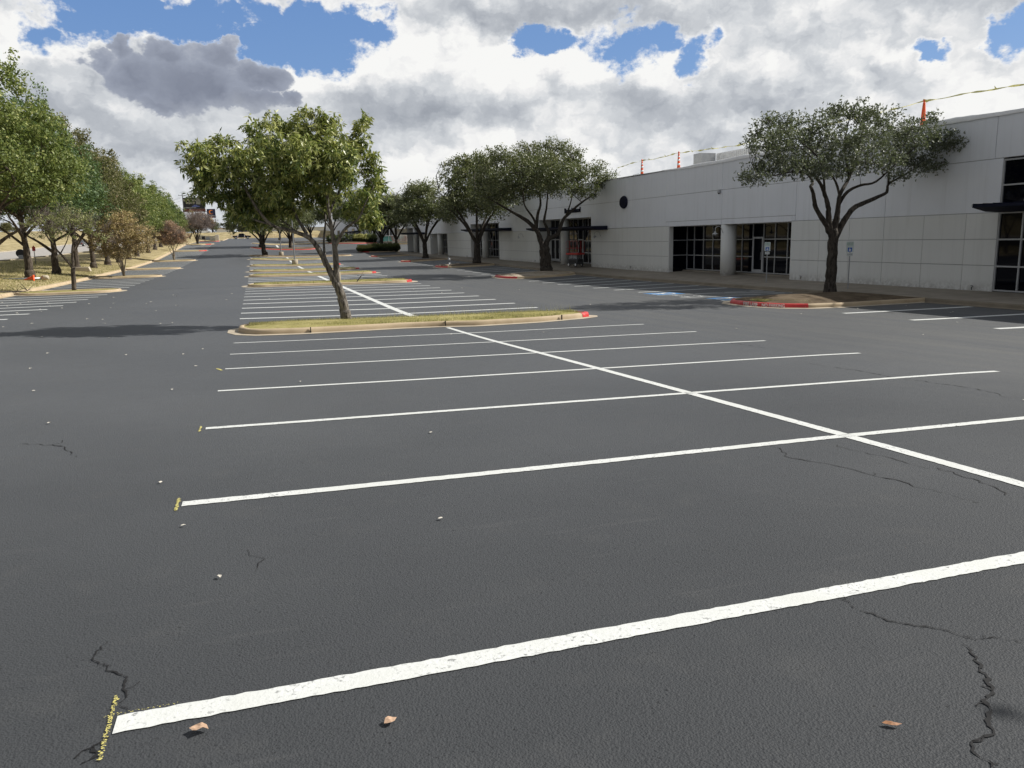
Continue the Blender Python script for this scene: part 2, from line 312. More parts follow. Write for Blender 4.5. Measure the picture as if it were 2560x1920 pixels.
def paint_mat(name, col, wear=.8):
    m, t, b = newmat(name); g = t.n.new('ShaderNodeNewGeometry').outputs['Position']
    f, _ = t.noise(g, 45, 4, .6); n2, _ = t.noise(g, 3.5, 5, .6)
    vc = t.voro(t.v('ADD', g, t.v('SCALE', t.noise(g, 12, 3, .6)[1], .12)), 5.0, 'DISTANCE_TO_EDGE'); w = t.m('MAXIMUM', t.m('MULTIPLY', t.mr(f, .57, .66), t.mr(n2, .42, .58)), t.m('MULTIPLY', t.mr(vc, .008, .018, .55, 0), t.mr(n2, .52, .60))); w = t.m('MULTIPLY', w, wear)
    dirt = t.mr(n2, .3, .7, .88, 1)
    c = t.mix(w, (*col, 1), (.05, .05, .052, 1)); c = t.mix(1.0, c, t.mix(t.mr(n2, .35, .65), (.9, .9, .88, 1), (1, 1, 1, 1)), blend='MULTIPLY')
    t.l.new(c, b.inputs['Base Color']); b.inputs['Roughness'].default_value = .55
    v2, _ = t.noise(g, 60, 4, .6); bn = t.n.new('ShaderNodeBump'); bn.inputs['Strength'].default_value = .5; bn.inputs['Distance'].default_value = .006
    t.l.new(v2, bn.inputs['Height']); t.l.new(bn.outputs[0], b.inputs['Normal'])
    return m
def concrete_mat(name, c0, c1, joint=False):
    m, t, b = newmat(name); g = t.n.new('ShaderNodeNewGeometry').outputs['Position']
    a, _ = t.noise(g, 1.3, 6, .65); f, _ = t.noise(g, 24, 4, .7)
    c = t.mix(t.mr(a, .3, .7), (*c0, 1), (*c1, 1)); c = t.mix(t.m('MULTIPLY', t.mr(f, .55, .75), .3), c, (c0[0]*.55, c0[1]*.55, c0[2]*.5, 1))
    t.l.new(c, b.inputs['Base Color']); b.inputs['Roughness'].default_value = .8; b.inputs['Specular IOR Level'].default_value = .3
    bn = t.n.new('ShaderNodeBump'); bn.inputs['Strength'].default_value = .4; bn.inputs['Distance'].default_value = .008
    t.l.new(f, bn.inputs['Height']); t.l.new(bn.outputs[0], b.inputs['Normal'])
    return m
def turf_mat(name, cols, scale=1.0):
    m, t, b = newmat(name); g = t.n.new('ShaderNodeNewGeometry').outputs['Position']
    a, _ = t.noise(g, .5*scale, 5, .65); f, _ = t.noise(g, 14*scale, 5, .75)
    c = t.ramp(t.m('ADD', t.m('MULTIPLY', a, .6), t.m('MULTIPLY', f, .4)), cols)
    so_, _ = t.noise(g, 1.7*scale, 5, .6); c = t.mix(t.m('MULTIPLY', t.mr(so_, .58, .68), .55), c, (.16, .115, .07, 1))
    t.l.new(c, b.inputs['Base Color']); b.inputs['Roughness'].default_value = .9; b.inputs['Specular IOR Level'].default_value = .1
    bn = t.n.new('ShaderNodeBump'); bn.inputs['Strength'].default_value = .8; bn.inputs['Distance'].default_value = .04
    t.l.new(f, bn.inputs['Height']); t.l.new(bn.outputs[0], b.inputs['Normal'])
    return m
def leaf_mat(name, cols, trans=.35, rough=.5, spec=.4):
    m, t, b = newmat(name)
    at = t.n.new('ShaderNodeAttribute'); at.attribute_name = 'tint'
    c = t.ramp(at.outputs['Fac'], cols)
    t.l.new(c, b.inputs['Base Color']); b.inputs['Roughness'].default_value = rough; b.inputs['Specular IOR Level'].default_value = spec
    tr = t.n.new('ShaderNodeBsdfTranslucent'); t.l.new(t.mix(.5, c, (.18, .25, .03, 1)), tr.inputs[0])
    mx = t.n.new('ShaderNodeMixShader'); mx.inputs[0].default_value = trans
    t.l.new(b.outputs[0], mx.inputs[1]); t.l.new(tr.outputs[0], mx.inputs[2])
    t.l.new(mx.outputs[0], t.n['Material Output'].inputs[0]); return m
def bark_mat(name, c0, c1, sc=10):
    m, t, b = newmat(name); g = t.n.new('ShaderNodeNewGeometry').outputs['Position']
    v = t.v('MULTIPLY', g, (1, 1, .25)); f, _ = t.noise(v, sc, 6, .7, .5); f2, _ = t.noise(g, sc*.35, 4, .6)
    c = t.mix(t.mr(f, .38, .62), (*c0, 1), (*c1, 1)); t.l.new(c, b.inputs['Base Color']); b.inputs['Roughness'].default_value = .85
    b.inputs['Specular IOR Level'].default_value = .2
    bn = t.n.new('ShaderNodeBump'); bn.inputs['Strength'].default_value = .9; bn.inputs['Distance'].default_value = .03
    t.l.new(f, bn.inputs['Height']); t.l.new(bn.outputs[0], b.inputs['Normal']); return m
def wall_mat(name, col):
    m, t, b = newmat(name); g = t.n.new('ShaderNodeNewGeometry').outputs['Position']
    a, _ = t.noise(g, .5, 4, .6); st_, _ = t.noise(t.v('MULTIPLY', g, (1, 2.2, .12)), 1.6, 5, .7); f, _ = t.noise(g, 6, 4, .6)
    sx = t.n.new('ShaderNodeSeparateXYZ'); t.l.new(g, sx.inputs[0])
    c = t.mix(t.mr(a, .3, .7), (*[k*.95 for k in col], 1), (*col, 1)); c = t.mix(t.m('MULTIPLY', t.mr(st_, .5, .72), .22), c, (col[0]*.62, col[1]*.61, col[2]*.58, 1))
    base = t.m('MULTIPLY', t.mr(sx.outputs[2], -.95, -.35, .75, 0, True), t.mr(f, .35, .6)); c = t.mix(t.m('MULTIPLY', base, .6), c, (.20, .18, .15, 1))
    t.l.new(c, b.inputs['Base Color']); b.inputs['Roughness'].default_value = .8; b.inputs['Specular IOR Level'].default_value = .25
    bn = t.n.new('ShaderNodeBump'); bn.inputs['Strength'].default_value = .1; bn.inputs['Distance'].default_value = .01
    t.l.new(t.noise(g, 60, 3, .6)[0], bn.inputs['Height']); t.l.new(bn.outputs[0], b.inputs['Normal']); return m
def glass_mat():
    m, t, b = newmat('dark_glass'); b.inputs['Base Color'].default_value = (.002, .0025, .006, 1); b.inputs['Roughness'].default_value = .03
    b.inputs['IOR'].default_value = 1.45; b.inputs['Specular IOR Level'].default_value = .15
    g = t.n.new('ShaderNodeNewGeometry').outputs['Position']; f, _ = t.noise(g, .9, 2, .5)
    bn = t.n.new('ShaderNodeBump'); bn.inputs['Strength'].default_value = .15; bn.inputs['Distance'].default_value = .01
    t.l.new(f, bn.inputs['Height']); t.l.new(bn.outputs[0], b.inputs['Normal']); return m

M = {}
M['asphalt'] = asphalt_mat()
M['white_paint'] = paint_mat('white_traffic_paint', (.66, .675, .66))
M['yellow_paint'] = paint_mat('yellow_marking_paint', (.72, .64, .20), 1)
M['blue_paint'] = paint_mat('blue_marking_paint', (.06, .22, .48))
def red_mat():
    m, t, b = newmat('red_kerb_paint'); g = t.n.new('ShaderNodeNewGeometry').outputs['Position']; f, _ = t.noise(g, 11, 5, .7); a, _ = t.noise(g, 2.5, 3, .5)
    c = t.mix(t.mr(a, .3, .7), (.42, .018, .02, 1), (.58, .035, .035, 1)); c = t.mix(t.mr(f, .60, .66), c, (.40, .32, .24, 1)); t.l.new(c, b.inputs['Base Color']); b.inputs['Roughness'].default_value = .5
    return m
M['red_paint'] = red_mat()
M['crack'] = mat('crack_shadow', (.004, .004, .005), .9, .1)
M['kerb'] = concrete_mat('tan_kerb_concrete', (.36, .28, .18), (.50, .40, .27))
M['kerb_shaded'] = concrete_mat('shaded_kerb_concrete', (.15, .125, .09), (.23, .195, .145))  # tan kerb darkened: the building's shade is put into its colour
M['gutter'] = concrete_mat('gutter_concrete', (.34, .29, .22), (.50, .44, .34))
M['walk'] = concrete_mat('pavement_concrete', (.20, .175, .14), (.30, .265, .215))
M['road'] = concrete_mat('street_concrete', (.30, .28, .26), (.40, .38, .35))
M['grass'] = turf_mat('dry_lawn', [(0, (.09, .075, .035)), (.38, (.17, .14, .07)), (.50, (.34, .28, .15)), (.64, (.48, .41, .25)), (1, (.58, .51, .34))])
M['turf'] = turf_mat('island_turf', [(0, (.07, .065, .02)), (.38, (.16, .15, .05)), (.50, (.30, .27, .10)), (.64, (.44, .39, .18)), (1, (.54, .47, .26))], 2)
M['mulch'] = turf_mat('brown_mulch', [(0, (.04, .03, .02)), (.45, (.10, .075, .05)), (.6, (.18, .14, .095)), (1, (.32, .26, .18))], 3)
M['stones'] = turf_mat('river_stones', [(0, (.05, .04, .03)), (.4, (.2, .16, .12)), (.55, (.42, .36, .28)), (1, (.6, .54, .45))], 1.6)
M['wall'] = wall_mat('painted_wall_panel', (.72, .725, .70))
M['wall_top'] = wall_mat('pale_upper_panel', (.78, .80, .835))
M['joint'] = mat('panel_joint', (.36, .36, .36), .8, .05)
M['alu'] = mat('aluminium_frame', (.42, .43, .44), .45, .06, 4, metal=.3)
M['glass'] = glass_mat()
M['navy'] = mat('navy_metal', (.010, .012, .026), .7, .15, 4, spec=.15)
M['black'] = mat('black_paint', (.012, .012, .014), .5, .1)
M['white'] = mat('white_membrane', (.80, .80, .80), .6, .06, 3)
M['lgrey'] = mat('light_grey_metal', (.45, .46, .47), .5, .08, metal=.2)
M['steel'] = mat('galvanised_steel', (.34, .35, .36), .45, .12, 12, metal=.6)
M['red'] = mat('red_machine_paint', (.42, .02, .015), .4, .15, 5)
M['orange'] = mat('orange_plastic', (.85, .12, .03), .5, .06)
M['darkgrey'] = mat('dark_grey_metal', (.05, .055, .06), .5, .2)
M['rubber'] = mat('tyre_rubber', (.02, .02, .02), .8, .1)
M['bark'] = bark_mat('grey_bark', (.045, .039, .034), (.25, .225, .195), 16)
M['oakbark'] = bark_mat('dark_oak_bark', (.02, .017, .014), (.085, .072, .06), 12)
M['palebark'] = bark_mat('pale_crape_bark', (.16, .13, .10), (.40, .35, .29), 8)

# ---------------------------------------------------------------- ground, asphalt lot
def grid_sheet(name, xs, ys, dz, m, shear=True, smooth=True, keep=None):
    X, Y = np.meshgrid(xs, ys); Z = H(X, Y)+(dz(X, Y) if callable(dz) else dz)
    V = np.stack([X+SHEAR*Y, Y, Z], -1).reshape(-1, 3); nx = len(xs); ny = len(ys)
    i, j = np.meshgrid(np.arange(nx-1), np.arange(ny-1)); q = (j*nx+i).ravel()
    F = np.stack([q, q+1, q+nx+1, q+nx], 1)
    if keep is not None:
        cx = (X[:-1, :-1]+X[1:, 1:]).ravel()/2; cy = (Y[:-1, :-1]+Y[1:, 1:]).ravel()/2; F = F[keep(cx, cy)]
    return np_mesh(name, V, F, m, smooth=smooth)
gx = np.unique(np.concatenate([[-2500, -900, -400, -200, -100], np.arange(-60, -13, 1.0), [-13.15, -13.0], np.arange(-12, 25, 4.0), [24.3, 24.5], np.arange(26, 61, 4.0), [100, 200, 400, 900, 2500]]))
gy = np.unique(np.concatenate([[-60, -40], np.arange(-20, 331, 2.0), [292, 296, 360, 420, 500, 700, 1200, 2600]]))
def gdz(X, Y):
    inside = (X > -13.05) & (X < 200) & (Y > -25) & (Y < 293)
    road = (X < -26.5) & (X > -46.5)
    bank = np.clip((Y-296)/14, 0, 1)*1.8
    berm = np.clip((-48-X)/8, 0, 1)*1.2
    return np.where(inside, -.35, .12)-np.where(road, .25, 0)+bank+berm
struct(grid_sheet('ground', gx, gy, gdz, M['grass']))
ax = np.arange(-13, 30.5, 1.0); ay = np.arange(-20, 293.0, 1.0)
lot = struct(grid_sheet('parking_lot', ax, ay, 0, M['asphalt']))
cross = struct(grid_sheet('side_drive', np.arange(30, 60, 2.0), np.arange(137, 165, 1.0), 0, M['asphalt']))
rx = np.arange(-45, -26.9, 3.0); ry = np.arange(-20, 330, 2.0)
struct(grid_sheet('road', rx, ry, .02, M['road']))
for x0 in (-45.4, -27.0):
    m = MB()
    for i in range(len(ry)-1):
        a, b = LW(x0, ry[i]), LW(x0, ry[i+1]); w = .4
        for z0, z1 in ((-.3, .17),):
            vs = [(a.x, a.y, a.z+z0), (a.x+w, a.y, a.z+z0), (a.x+w, a.y, a.z+z1), (a.x, a.y, a.z+z1), (b.x, b.y, b.z+z0), (b.x+w, b.y, b.z+z0), (b.x+w, b.y, b.z+z1), (b.x, b.y, b.z+z1)]
            m.add(vs, [(3, 2, 6, 7), (1, 0, 4, 5), (0, 3, 7, 4), (2, 1, 5, 6)])
    struct(m.build('road_kerb', M['gutter']))

def ribbon(pts, w, dz, step=.3, jag=0, seed=0, taper=False):
    "strip following lot-coordinate polyline on the ground"
    r = random.Random(seed); P = []
    for (x0, y0), (x1, y1) in zip(pts, pts[1:]):
        L = math.hypot(x1-x0, y1-y0); n = max(1, int(L/step))
        P += [(x0+(x1-x0)*k/n, y0+(y1-y0)*k/n) for k in range(n)]
    P.append(pts[-1]); m = MB(); V = []; F = []
    for i, (x, y) in enumerate(P):
        a = P[max(i-1, 0)]; b = P[min(i+1, len(P)-1)]; dx, dy = b[0]-a[0], b[1]-a[1]; L = math.hypot(dx, dy) or 1; nx, ny = -dy/L, dx/L
        hw = w/2
        if taper: hw *= .25+.75*math.sin(math.pi*min(.97, max(.06, i/len(P))))*r.uniform(.3, 1.2)
        for s in (1, -1):
            o = hw+r.uniform(-jag, jag); V.append(LW(x+s*nx*o, y+s*ny*o, dz))
        if i: k = 2*i; F.append((k-2, k-1, k+1, k))
    return MB().add(V, F)
stripe_n = 0
def stripe(x0, y0, x1, y1, w=.105, parent=lot, near=False, name='parking_stripe', m='white_paint', dz=.0045):
    global stripe_n; stripe_n += 1
    a = math.sin(stripe_n*12.9898)*.02; b = math.sin(stripe_n*78.2)*.03
    L = math.hypot(x1-x0, y1-y0); mid = ((x0+x1)/2+0, (y0+y1)/2+a)
    q = ((3*x0+x1)/4, (3*y0+y1)/4+b*.5)
    pts = [(x0, y0), q, mid, (x1, y1)] if abs(x1-x0) > abs(y1-y0) else [(x0, y0), (x1, y1)]
    return ribbon(pts, w, dz, .04 if near else .3, .0045 if near else 0, stripe_n).build(name, M[m], parent)
DY = 2.74
# centre double row, near block (lines 0..6), block 1 (lines 0..8) and beyond
for k in range(7):
    y = 2.83+DY*k
    stripe(0, y, 10.8 if k else 10.9, y-.055*k*0, near=k < 3, w=.115 if k == 0 else .11)
stripe(5.66, -2.5, 5.66, 21.3, near=True, w=.13)
Y1 = 2.83+6*DY+8.51
for k in range(9): stripe(0, Y1+DY*k, 10.75, Y1+DY*k, w=.28)
stripe(5.66, 24.35, 5.66, 51.4, w=.26)
for a, b in ((57.4, 66), (72.4, 79), (83.8, 97), (101.6, 118), (123, 129)):
    n = int((b-a)/DY)
    for k in range(n+1): stripe(.1, a+DY*k, 10.7, a+DY*k, w=.42)
    stripe(5.66, a-2.4, 5.66, b+1, w=.3)
stripe(5.66, 170, 5.66, 182, w=.4)
# left single row
for a, b in ((11.3, 49.8), (58.2, 74), (80.6, 94), (99.5, 119), (125.5, 150), (156, 178)):
    n = int(round((b-a)/DY))
    for k in range(n+1):
        if a+DY*k <= b+.3: stripe(-7.5, a+DY*k, -12.9, a+DY*k-.1, w=.34)
# right single row
for a, b, x0 in ((3.8, 20.3, 18.55), (34.9, 51.4, 18.75), (60.2, 72, 18.65), (84, 95, 18.6), (101, 120, 18.6)):
    n = int(round((b-a)/DY))
    for k in range(n+1):
        if a+DY*k <= b+.3: stripe(x0, a+DY*k, 23.9, a+DY*k-.05, w=.23)
# accessible bays between the oak island and the first right-hand line
stripe(18.3, 32.1, 24.0, 31.9); stripe(18.2, 29.9, 24.0, 29.7); stripe(18.6, 27.35, 24.0, 27.3)
for (a, b) in (((20.2, 31.9), (22.3, 29.8)), ((21.8, 31.9), (23.6, 29.8)), ((23.2, 31.9), (23.9, 30.9))): stripe(a[0], a[1], b[0], b[1], w=.17)
def on_lot(me_obj, x, y, ang, dz):
    "drapes a flat mesh (local xy, metres) on the ground around lot point x,y"
    ca, sa = math.cos(ang), math.sin(ang)
    for v in me_obj.data.vertices:
        lx, ly = v.co.x*ca-v.co.y*sa, v.co.x*sa+v.co.y*ca; p = LW(x+lx, y+ly, dz); v.co = p
    me_obj.data.update()
def bay_symbol(x, y):
    m = MB(); n = 6
    for i in range(n):
        for j in range(n):
            a, b, w = -.75+1.5*i/n, -.75+1.5*j/n, 1.5/n; m.add([(a, b, 0), (a+w, b, 0), (a+w, b+w, 0), (a, b+w, 0)], [(0, 1, 2, 3)])
    s = m.build('blue_square', M['blue_paint'], lot); on_lot(s, x, y, 0, .007)
    m = MB(); N = 20
    def arc(cx, cy, r0, r1, a0, a1, n=18):
        V = []; F = []
        for k in range(n+1):
            a = R(a0+(a1-a0)*k/n); V += [(cx+r0*math.cos(a), cy+r0*math.sin(a), 0), (cx+r1*math.cos(a), cy+r1*math.sin(a), 0)]
            if k: F.append((2*k-2, 2*k-1, 2*k+1, 2*k))
        m.add(V, F)
    def bar(x0, y0, x1, y1, w):
        d = Vector((x1-x0, y1-y0, 0)).normalized(); nn = Vector((-d.y, d.x, 0))*w/2; a = Vector((x0, y0, 0)); b = Vector((x1, y1, 0))
        m.add([a-nn, b-nn, b+nn, a+nn], [(0, 1, 2, 3)])
    arc(-.05, -.15, .26, .40, 100, 400); arc(-.05, .56, 0, .14, 0, 360); bar(-.05, .42, -.02, .02, .15); bar(-.02, .25, .3, .22, .12); bar(-.02, .04, .32, .02, .14); bar(.32, .04, .46, -.4, .13); bar(.44, -.4, .62, -.34, .12)
    s = m.build('wheelchair_symbol', M['white_paint'], lot); on_lot(s, x, y, R(90), .0125)
bay_symbol(19.15, 33.0); bay_symbol(19.6, 28.2)
def lot_text(s, x, y, size, ang=R(90), sx=1):
    o = text_mesh('pavement_lettering', s, size, M['white_paint'], Matrix.Identity(4), lot, 0, sx=sx); on_lot(o, x, y, ang, .009)
lot_text('NO', 19.5, 30.4, .5); lot_text('PARKING', 18.85, 30.9, .42)
# cracks in the sealcoat, from the photo's pattern
CR = [[(-.14, 3.53), (-.16, 3.45), (-.17, 3.37), (-.13, 3.33), (-.09, 3.3), (-.09, 3.26), (-.06, 3.23), (-.01, 3.17), (-.01, 3.09), (.01, 3.01), (-.01, 2.97), (.04, 2.9)],
 [(-.01, 2.76), (-.04, 2.73), (-.05, 2.71), (-.03, 2.67), (-.05, 2.64), (-.07, 2.62)],
 [(3.12, 2.82), (3.12, 2.77), (3.14, 2.73), (3.12, 2.68), (3.14, 2.62), (3.17, 2.58), (3.17, 2.51), (3.21, 2.46), (3.27, 2.41), (3.34, 2.34), (3.36, 2.28), (3.38, 2.23), (3.46, 2.23), (3.5, 2.2), (3.56, 2.17)],
 [(3.29, 2.23), (3.25, 2.12), (3.21, 2.08), (3.18, 2.04), (3.15, 1.98), (3.11, 1.94), (3.06, 1.91), (3.0, 1.87), (2.97, 1.83), (2.91, 1.79), (2.87, 1.74), (2.82, 1.72), (2.76, 1.72), (2.72, 1.68), (2.7, 1.5)],
 [(4.75, 5.66), (4.77, 5.55), (4.78, 5.38), (4.66, 5.15), (4.68, 5.02), (4.73, 4.91), (4.79, 4.84), (4.84, 4.6), (4.88, 4.36), (4.94, 4.22), (4.92, 4.08), (4.95, 3.91), (4.96, 3.79), (4.99, 3.68), (5.02, 3.64)],
 [(5.34, 5.32), (5.30, 5.15), (5.32, 4.97), (5.40, 4.82), (5.36, 4.61), (5.41, 4.41)],
 [(5.48, 4.4), (5.5, 4.27), (5.46, 4.17), (5.48, 4.08), (5.41, 3.94), (5.37, 3.81), (5.32, 3.7)],
 [(9.03, 10.34), (8.95, 9.8), (9.04, 9.45), (9.04, 8.94), (8.97, 8.57), (8.9, 8.25), (9.0, 7.94), (9.02, 7.58), (9.05, 7.25), (9.0, 6.87), (8.87, 6.56), (8.94, 6.42)],
 [(9.89, 14.31), (9.9, 13.7), (9.9, 13.21), (9.86, 12.54)], [(-3.2, 6.9), (-2.9, 6.5), (-3.0, 6.2)], [(-1.6, 8.2), (-1.2, 7.9), (-1.0, 7.4)], [(.45, 4.5), (.5, 4.3), (.47, 4.1)]]
CW = [.009, .02, .009, .019, .014, .010, .014, .02, .025, .015, .015, .006]
for i, (c, w) in enumerate(zip(CR, CW)):
    r = random.Random(i); pts = []; st = .016 if c[0][1] < 3.7 else .05; ox = oy = 0.0
    for (x0, y0), (x1, y1) in zip(c, c[1:]):
        L = math.hypot(x1-x0, y1-y0); n = max(2, int(L/st)); tx, ty = (x1-x0)/L, (y1-y0)/L
        for k in range(n):
            ox = ox*.6+r.gauss(0, st*.28); q = x0+(x1-x0)*k/n-ty*ox+tx*r.gauss(0, st*.2), y0+(y1-y0)*k/n+tx*ox+ty*r.gauss(0, st*.2); pts.append(q)
            if r.random() < (.05 if st < .02 else .03):
                a = r.uniform(0, 6.28); ln = r.uniform(.02, .07)*(1 if st < .02 else 3); ribbon([q, (q[0]+math.cos(a)*ln*.5, q[1]+math.sin(a)*ln*.5), (q[0]+math.cos(a+.5)*ln, q[1]+math.sin(a+.5)*ln)], w*.35, .004, .02, w*.1, k).build('crack', M['crack'], lot)
    pts.append(c[-1]); ribbon(pts, w*.8, .004, 9, w*.3, i, True).build('crack', M['crack'], lot)
# yellow layout chalk at the stripe ends
def chalk(x, y, x1, y1, n, seed, s=.011):
    r = random.Random(seed); m = MB()
    for k in range(n):
        t = k/n; cx = x+(x1-x)*t+r.gauss(0, .004); cy = y+(y1-y)*t+r.gauss(0, .004); q = s*r.uniform(.4, 1.2); e = q*r.uniform(.5, 1)
        a_ = r.uniform(0, 6.28); m.add([LW(cx+q*math.cos(a_+b_), cy+e*math.sin(a_+b_), .0065) for b_ in (0, 1.3, 3.0, 4.4)], [(0, 1, 2, 3)])
    m.build('yellow_layout_mark', M['yellow_paint'], lot)
chalk(-.015, 2.62, -.025, 3.03, 170, 1, .0045); chalk(-.05, 2.895, .2, 2.9, 40, 2, .003); chalk(-.03, 5.42, -.03, 5.72, 50, 3, .010); chalk(-.05, 8.15, -.05, 8.45, 24, 4, .012); chalk(-.05, 13.6, -.15, 13.95, 14, 5, .03)

# ---------------------------------------------------------------- kerbed islands
PROF = [(0, .0), (.005, .05), (.015, .10), (.04, .135), (.09, .148), (.15, .148), (.16, .10)]
def offset_ring(P, d):
    n = len(P); out = []
    for i in range(n):
        a = Vector(P[i-1]); b = Vector(P[i]); c = Vector(P[(i+1) % n]); e1 = (b-a).normalized(); e2 = (c-b).normalized()
        n1 = Vector((-e1.y, e1.x)); n2 = Vector((-e2.y, e2.x)); nn = (n1+n2); k = nn.length
        nn = nn/k if k > 1e-6 else n1; q = d/max(.5, nn.dot(n1)); out.append((b.x+nn.x*q, b.y+nn.y*q))
    return out
def resample(P, step=.5):
    out = []
    for i in range(len(P)):
        a, b = P[i], P[(i+1) % len(P)]; n = max(1, int(math.hypot(b[0]-a[0], b[1]-a[1])/step))
        out += [(a[0]+(b[0]-a[0])*k/n, a[1]+(b[1]-a[1])*k/n) for k in range(n)]
    return out
def ring_mesh(P, prof, sel=None, closed=True):
    n = len(P); V = []; F = []; rings = [offset_ring(P, d) for d, z in prof]
    for r_, (d, z) in zip(rings, prof): V += [LW(x, y, z) for x, y in r_]
    for j in range(len(prof)-1):
        for i in range(n):
            if sel is None or sel(*P[i]): F.append((j*n+i, j*n+(i+1) % n, (j+1)*n+(i+1) % n, (j+1)*n+i))
    if sel is not None:
        used = sorted({i for f in F for i in f}); mp = {u: k for k, u in enumerate(used)}; V = [V[u] for u in used]; F = [tuple(mp[i] for i in f) for f in F]
    return MB().add(V, F)
def island(P, label, fill='turf', gutter=.32, red=None, mound=.05, name='kerbed_island', group=None, spine=None, zfill=.115, step=.5, gsel=None, cat='traffic island'):
    P = resample(P, step); xs = [p[0] for p in P]; ys = [p[1] for p in P]
    cx, cy = sum(xs)/len(xs), sum(ys)/len(ys)
    t = empty(name, LW(cx, cy), label, cat, group)
    if gutter: ring_mesh(P, [(-gutter, .008), (-.01, .014), (.01, .004)], gsel).build('gutter', M['gutter'], t)
    ring_mesh(P, PROF).build('kerb', M['kerb'], t, True)
    if red: ring_mesh(P, [(-.006, .012), (-.004, .05), (.006, .105), (.034, .142), (.088, .1535), (.15, .153)], red).build('red_kerb_paint', M['red_paint'], t, True)
    I = offset_ring(P, .13); n = len(I); V = []; F = []
    horiz = (max(xs)-min(xs)) > (max(ys)-min(ys)); m_ = (max(ys)-min(ys))/2 if horiz else (max(xs)-min(xs))/2
    K = 5
    for j in range(K+1):
        f = j/K
        for x, y in I:
            if horiz: sx = min(max(x, min(xs)+m_), max(xs)-m_); sy = cy
            else: sx = cx; sy = min(max(y, min(ys)+m_), max(ys)-m_)
            V.append(LW(x+(sx-x)*f, y+(sy-y)*f, zfill+mound*math.sin(f*math.pi/2)))
    for j in range(K):
        for i in range(n): F.append((j*n+i, j*n+(i+1) % n, (j+1)*n+(i+1) % n, (j+1)*n+i))
    MB().add(V, F).build(fill if fill != 'stones' else 'river_stones', M[fill], t, True)
    return t
def finger(x0, x1, y0, y1, r0=None, r1=None):
    "lozenge with rounded ends, counter-clockwise"
    h = (y1-y0)/2; cy = (y0+y1)/2; P = []
    for k in range(7): a = R(-90+30*k); P.append((x1-h*.8+h*.8*math.cos(a), cy+h*math.sin(a)))
    for k in range(7): a = R(90+30*k); P.append((x0+h*.6+h*.6*math.cos(a), cy+h*math.sin(a)))
    return P
def blades(pts_fn, n, hmin, hmax, w, m, parent, name, seed=1, lean=.5, kind=True):
    r = np.random.RandomState(seed); P = pts_fn(r, n); x, y, z = P.T
    h = r.uniform(hmin, hmax, n)**1; a = r.uniform(0, 2*np.pi, n); l = r.uniform(0, lean, n)*h; la = r.uniform(0, 2*np.pi, n)
    V = np.empty((n, 3, 3)); V[:, 0] = np.stack([x-np.cos(a)*w, y-np.sin(a)*w, z], 1); V[:, 1] = np.stack([x+np.cos(a)*w, y+np.sin(a)*w, z], 1)
    V[:, 2] = np.stack([x+np.cos(la)*l, y+np.sin(la)*l, z+h], 1)
    o = np_mesh(name, V.reshape(-1, 3), np.arange(3*n).reshape(-1, 3), m, parent, np.repeat(r.uniform(0, 1, n), 3))
    if kind: o['kind'] = 'stuff'
    return o
M['blade'] = leaf_mat('dry_grass_blades', [(0, (.14, .15, .05)), (.3, (.30, .28, .11)), (.65, (.52, .46, .23)), (1, (.70, .62, .38))], .3, .7, .2)
# island 1 carries the ash tree; its front kerb bows outwards in the middle
I1 = [(.6, 21.35), (1.6, 21.28), (3.0, 21.5), (4.4, 21.8), (5.6, 21.75), (6.5, 21.45), (8.5, 21.65), (10.0, 22.2), (10.6, 22.6), (10.75, 22.95), (10.6, 23.3), (10.0, 23.75), (8.5, 24.15), (6, 24.3), (3, 24.3), (1.0, 24.25), (.35, 23.9), (.05, 23.2), (.05, 22.3), (.25, 21.65)]
i1 = island(I1, 'nearest grass island with the leaning ash tree, tan kerb, red painted right tip', red=lambda x, y: x > 10.05, mound=.10, gutter=.28, step=.35)
for gxx, gyy in ((1.9, 21.3), (5.7, 21.73), (9.4, 21.93)): p = LW(gxx, gyy, .078); MB().box(p, (.02, .06, .17)).build('kerb_joint', M['crack'], i1)
def isl_pts(x0, x1, y0, y1, dz):
    def f(r, n):
        x = r.uniform(x0, x1, n); cy = (y0+y1)/2; hh = (y1-y0)/2*np.clip(np.minimum(x-x0, x1-x)/1.2, .25, 1)
        y = cy+hh*r.uniform(-1, 1, n); return np.stack([x+SHEAR*y, y, H(x, y)+dz], 1)
    return f
blades(isl_pts(.35, 10.3, 21.95, 24.1, .12), 26000, .04, .13, .006, M['blade'], i1, 'grass_blades', 3)
blades(isl_pts(4, 10.3, 22.0, 24.1, .12), 260, .2, .38, .004, M['blade'], i1, 'seed_stalks', 4)
red_r = lambda x, y: x > 10.15
ISL = [(51.6, 54.4, 'second grass island behind the ash tree'), (68.2, 70.6, 'third grass island up the centre row'), (79.8, 82.2, 'fourth grass island up the centre row'),
       (97.8, 100.2, 'fifth grass island, with a concrete lamp base'), (119.6, 122, 'sixth grass island, far up the centre row')]
for k, (a, b, lab) in enumerate(ISL):
    t = island(finger(.1, 10.8, a, b), lab+', tan kerb with red tip', red=red_r, mound=.1, group='grass islands of the centre row', gutter=.4)
    blades(isl_pts(.5, 10.3, a+.3, b-.3, .12), 7000, .05, .15, .014, M['blade'], t, 'grass_blades', 20+k)
island(finger(.1, 16, 130.2, 133), 'oak island with stones where the centre row ends', fill='mulch', mound=.12)
island(finger(.3, 13.5, 158, 166), 'wide red kerbed island with two oaks', fill='mulch', red=lambda x, y: True, mound=.12)
island(finger(.5, 22, 182, 188), 'long dry grass island beyond the red island', fill='grass', mound=.1)
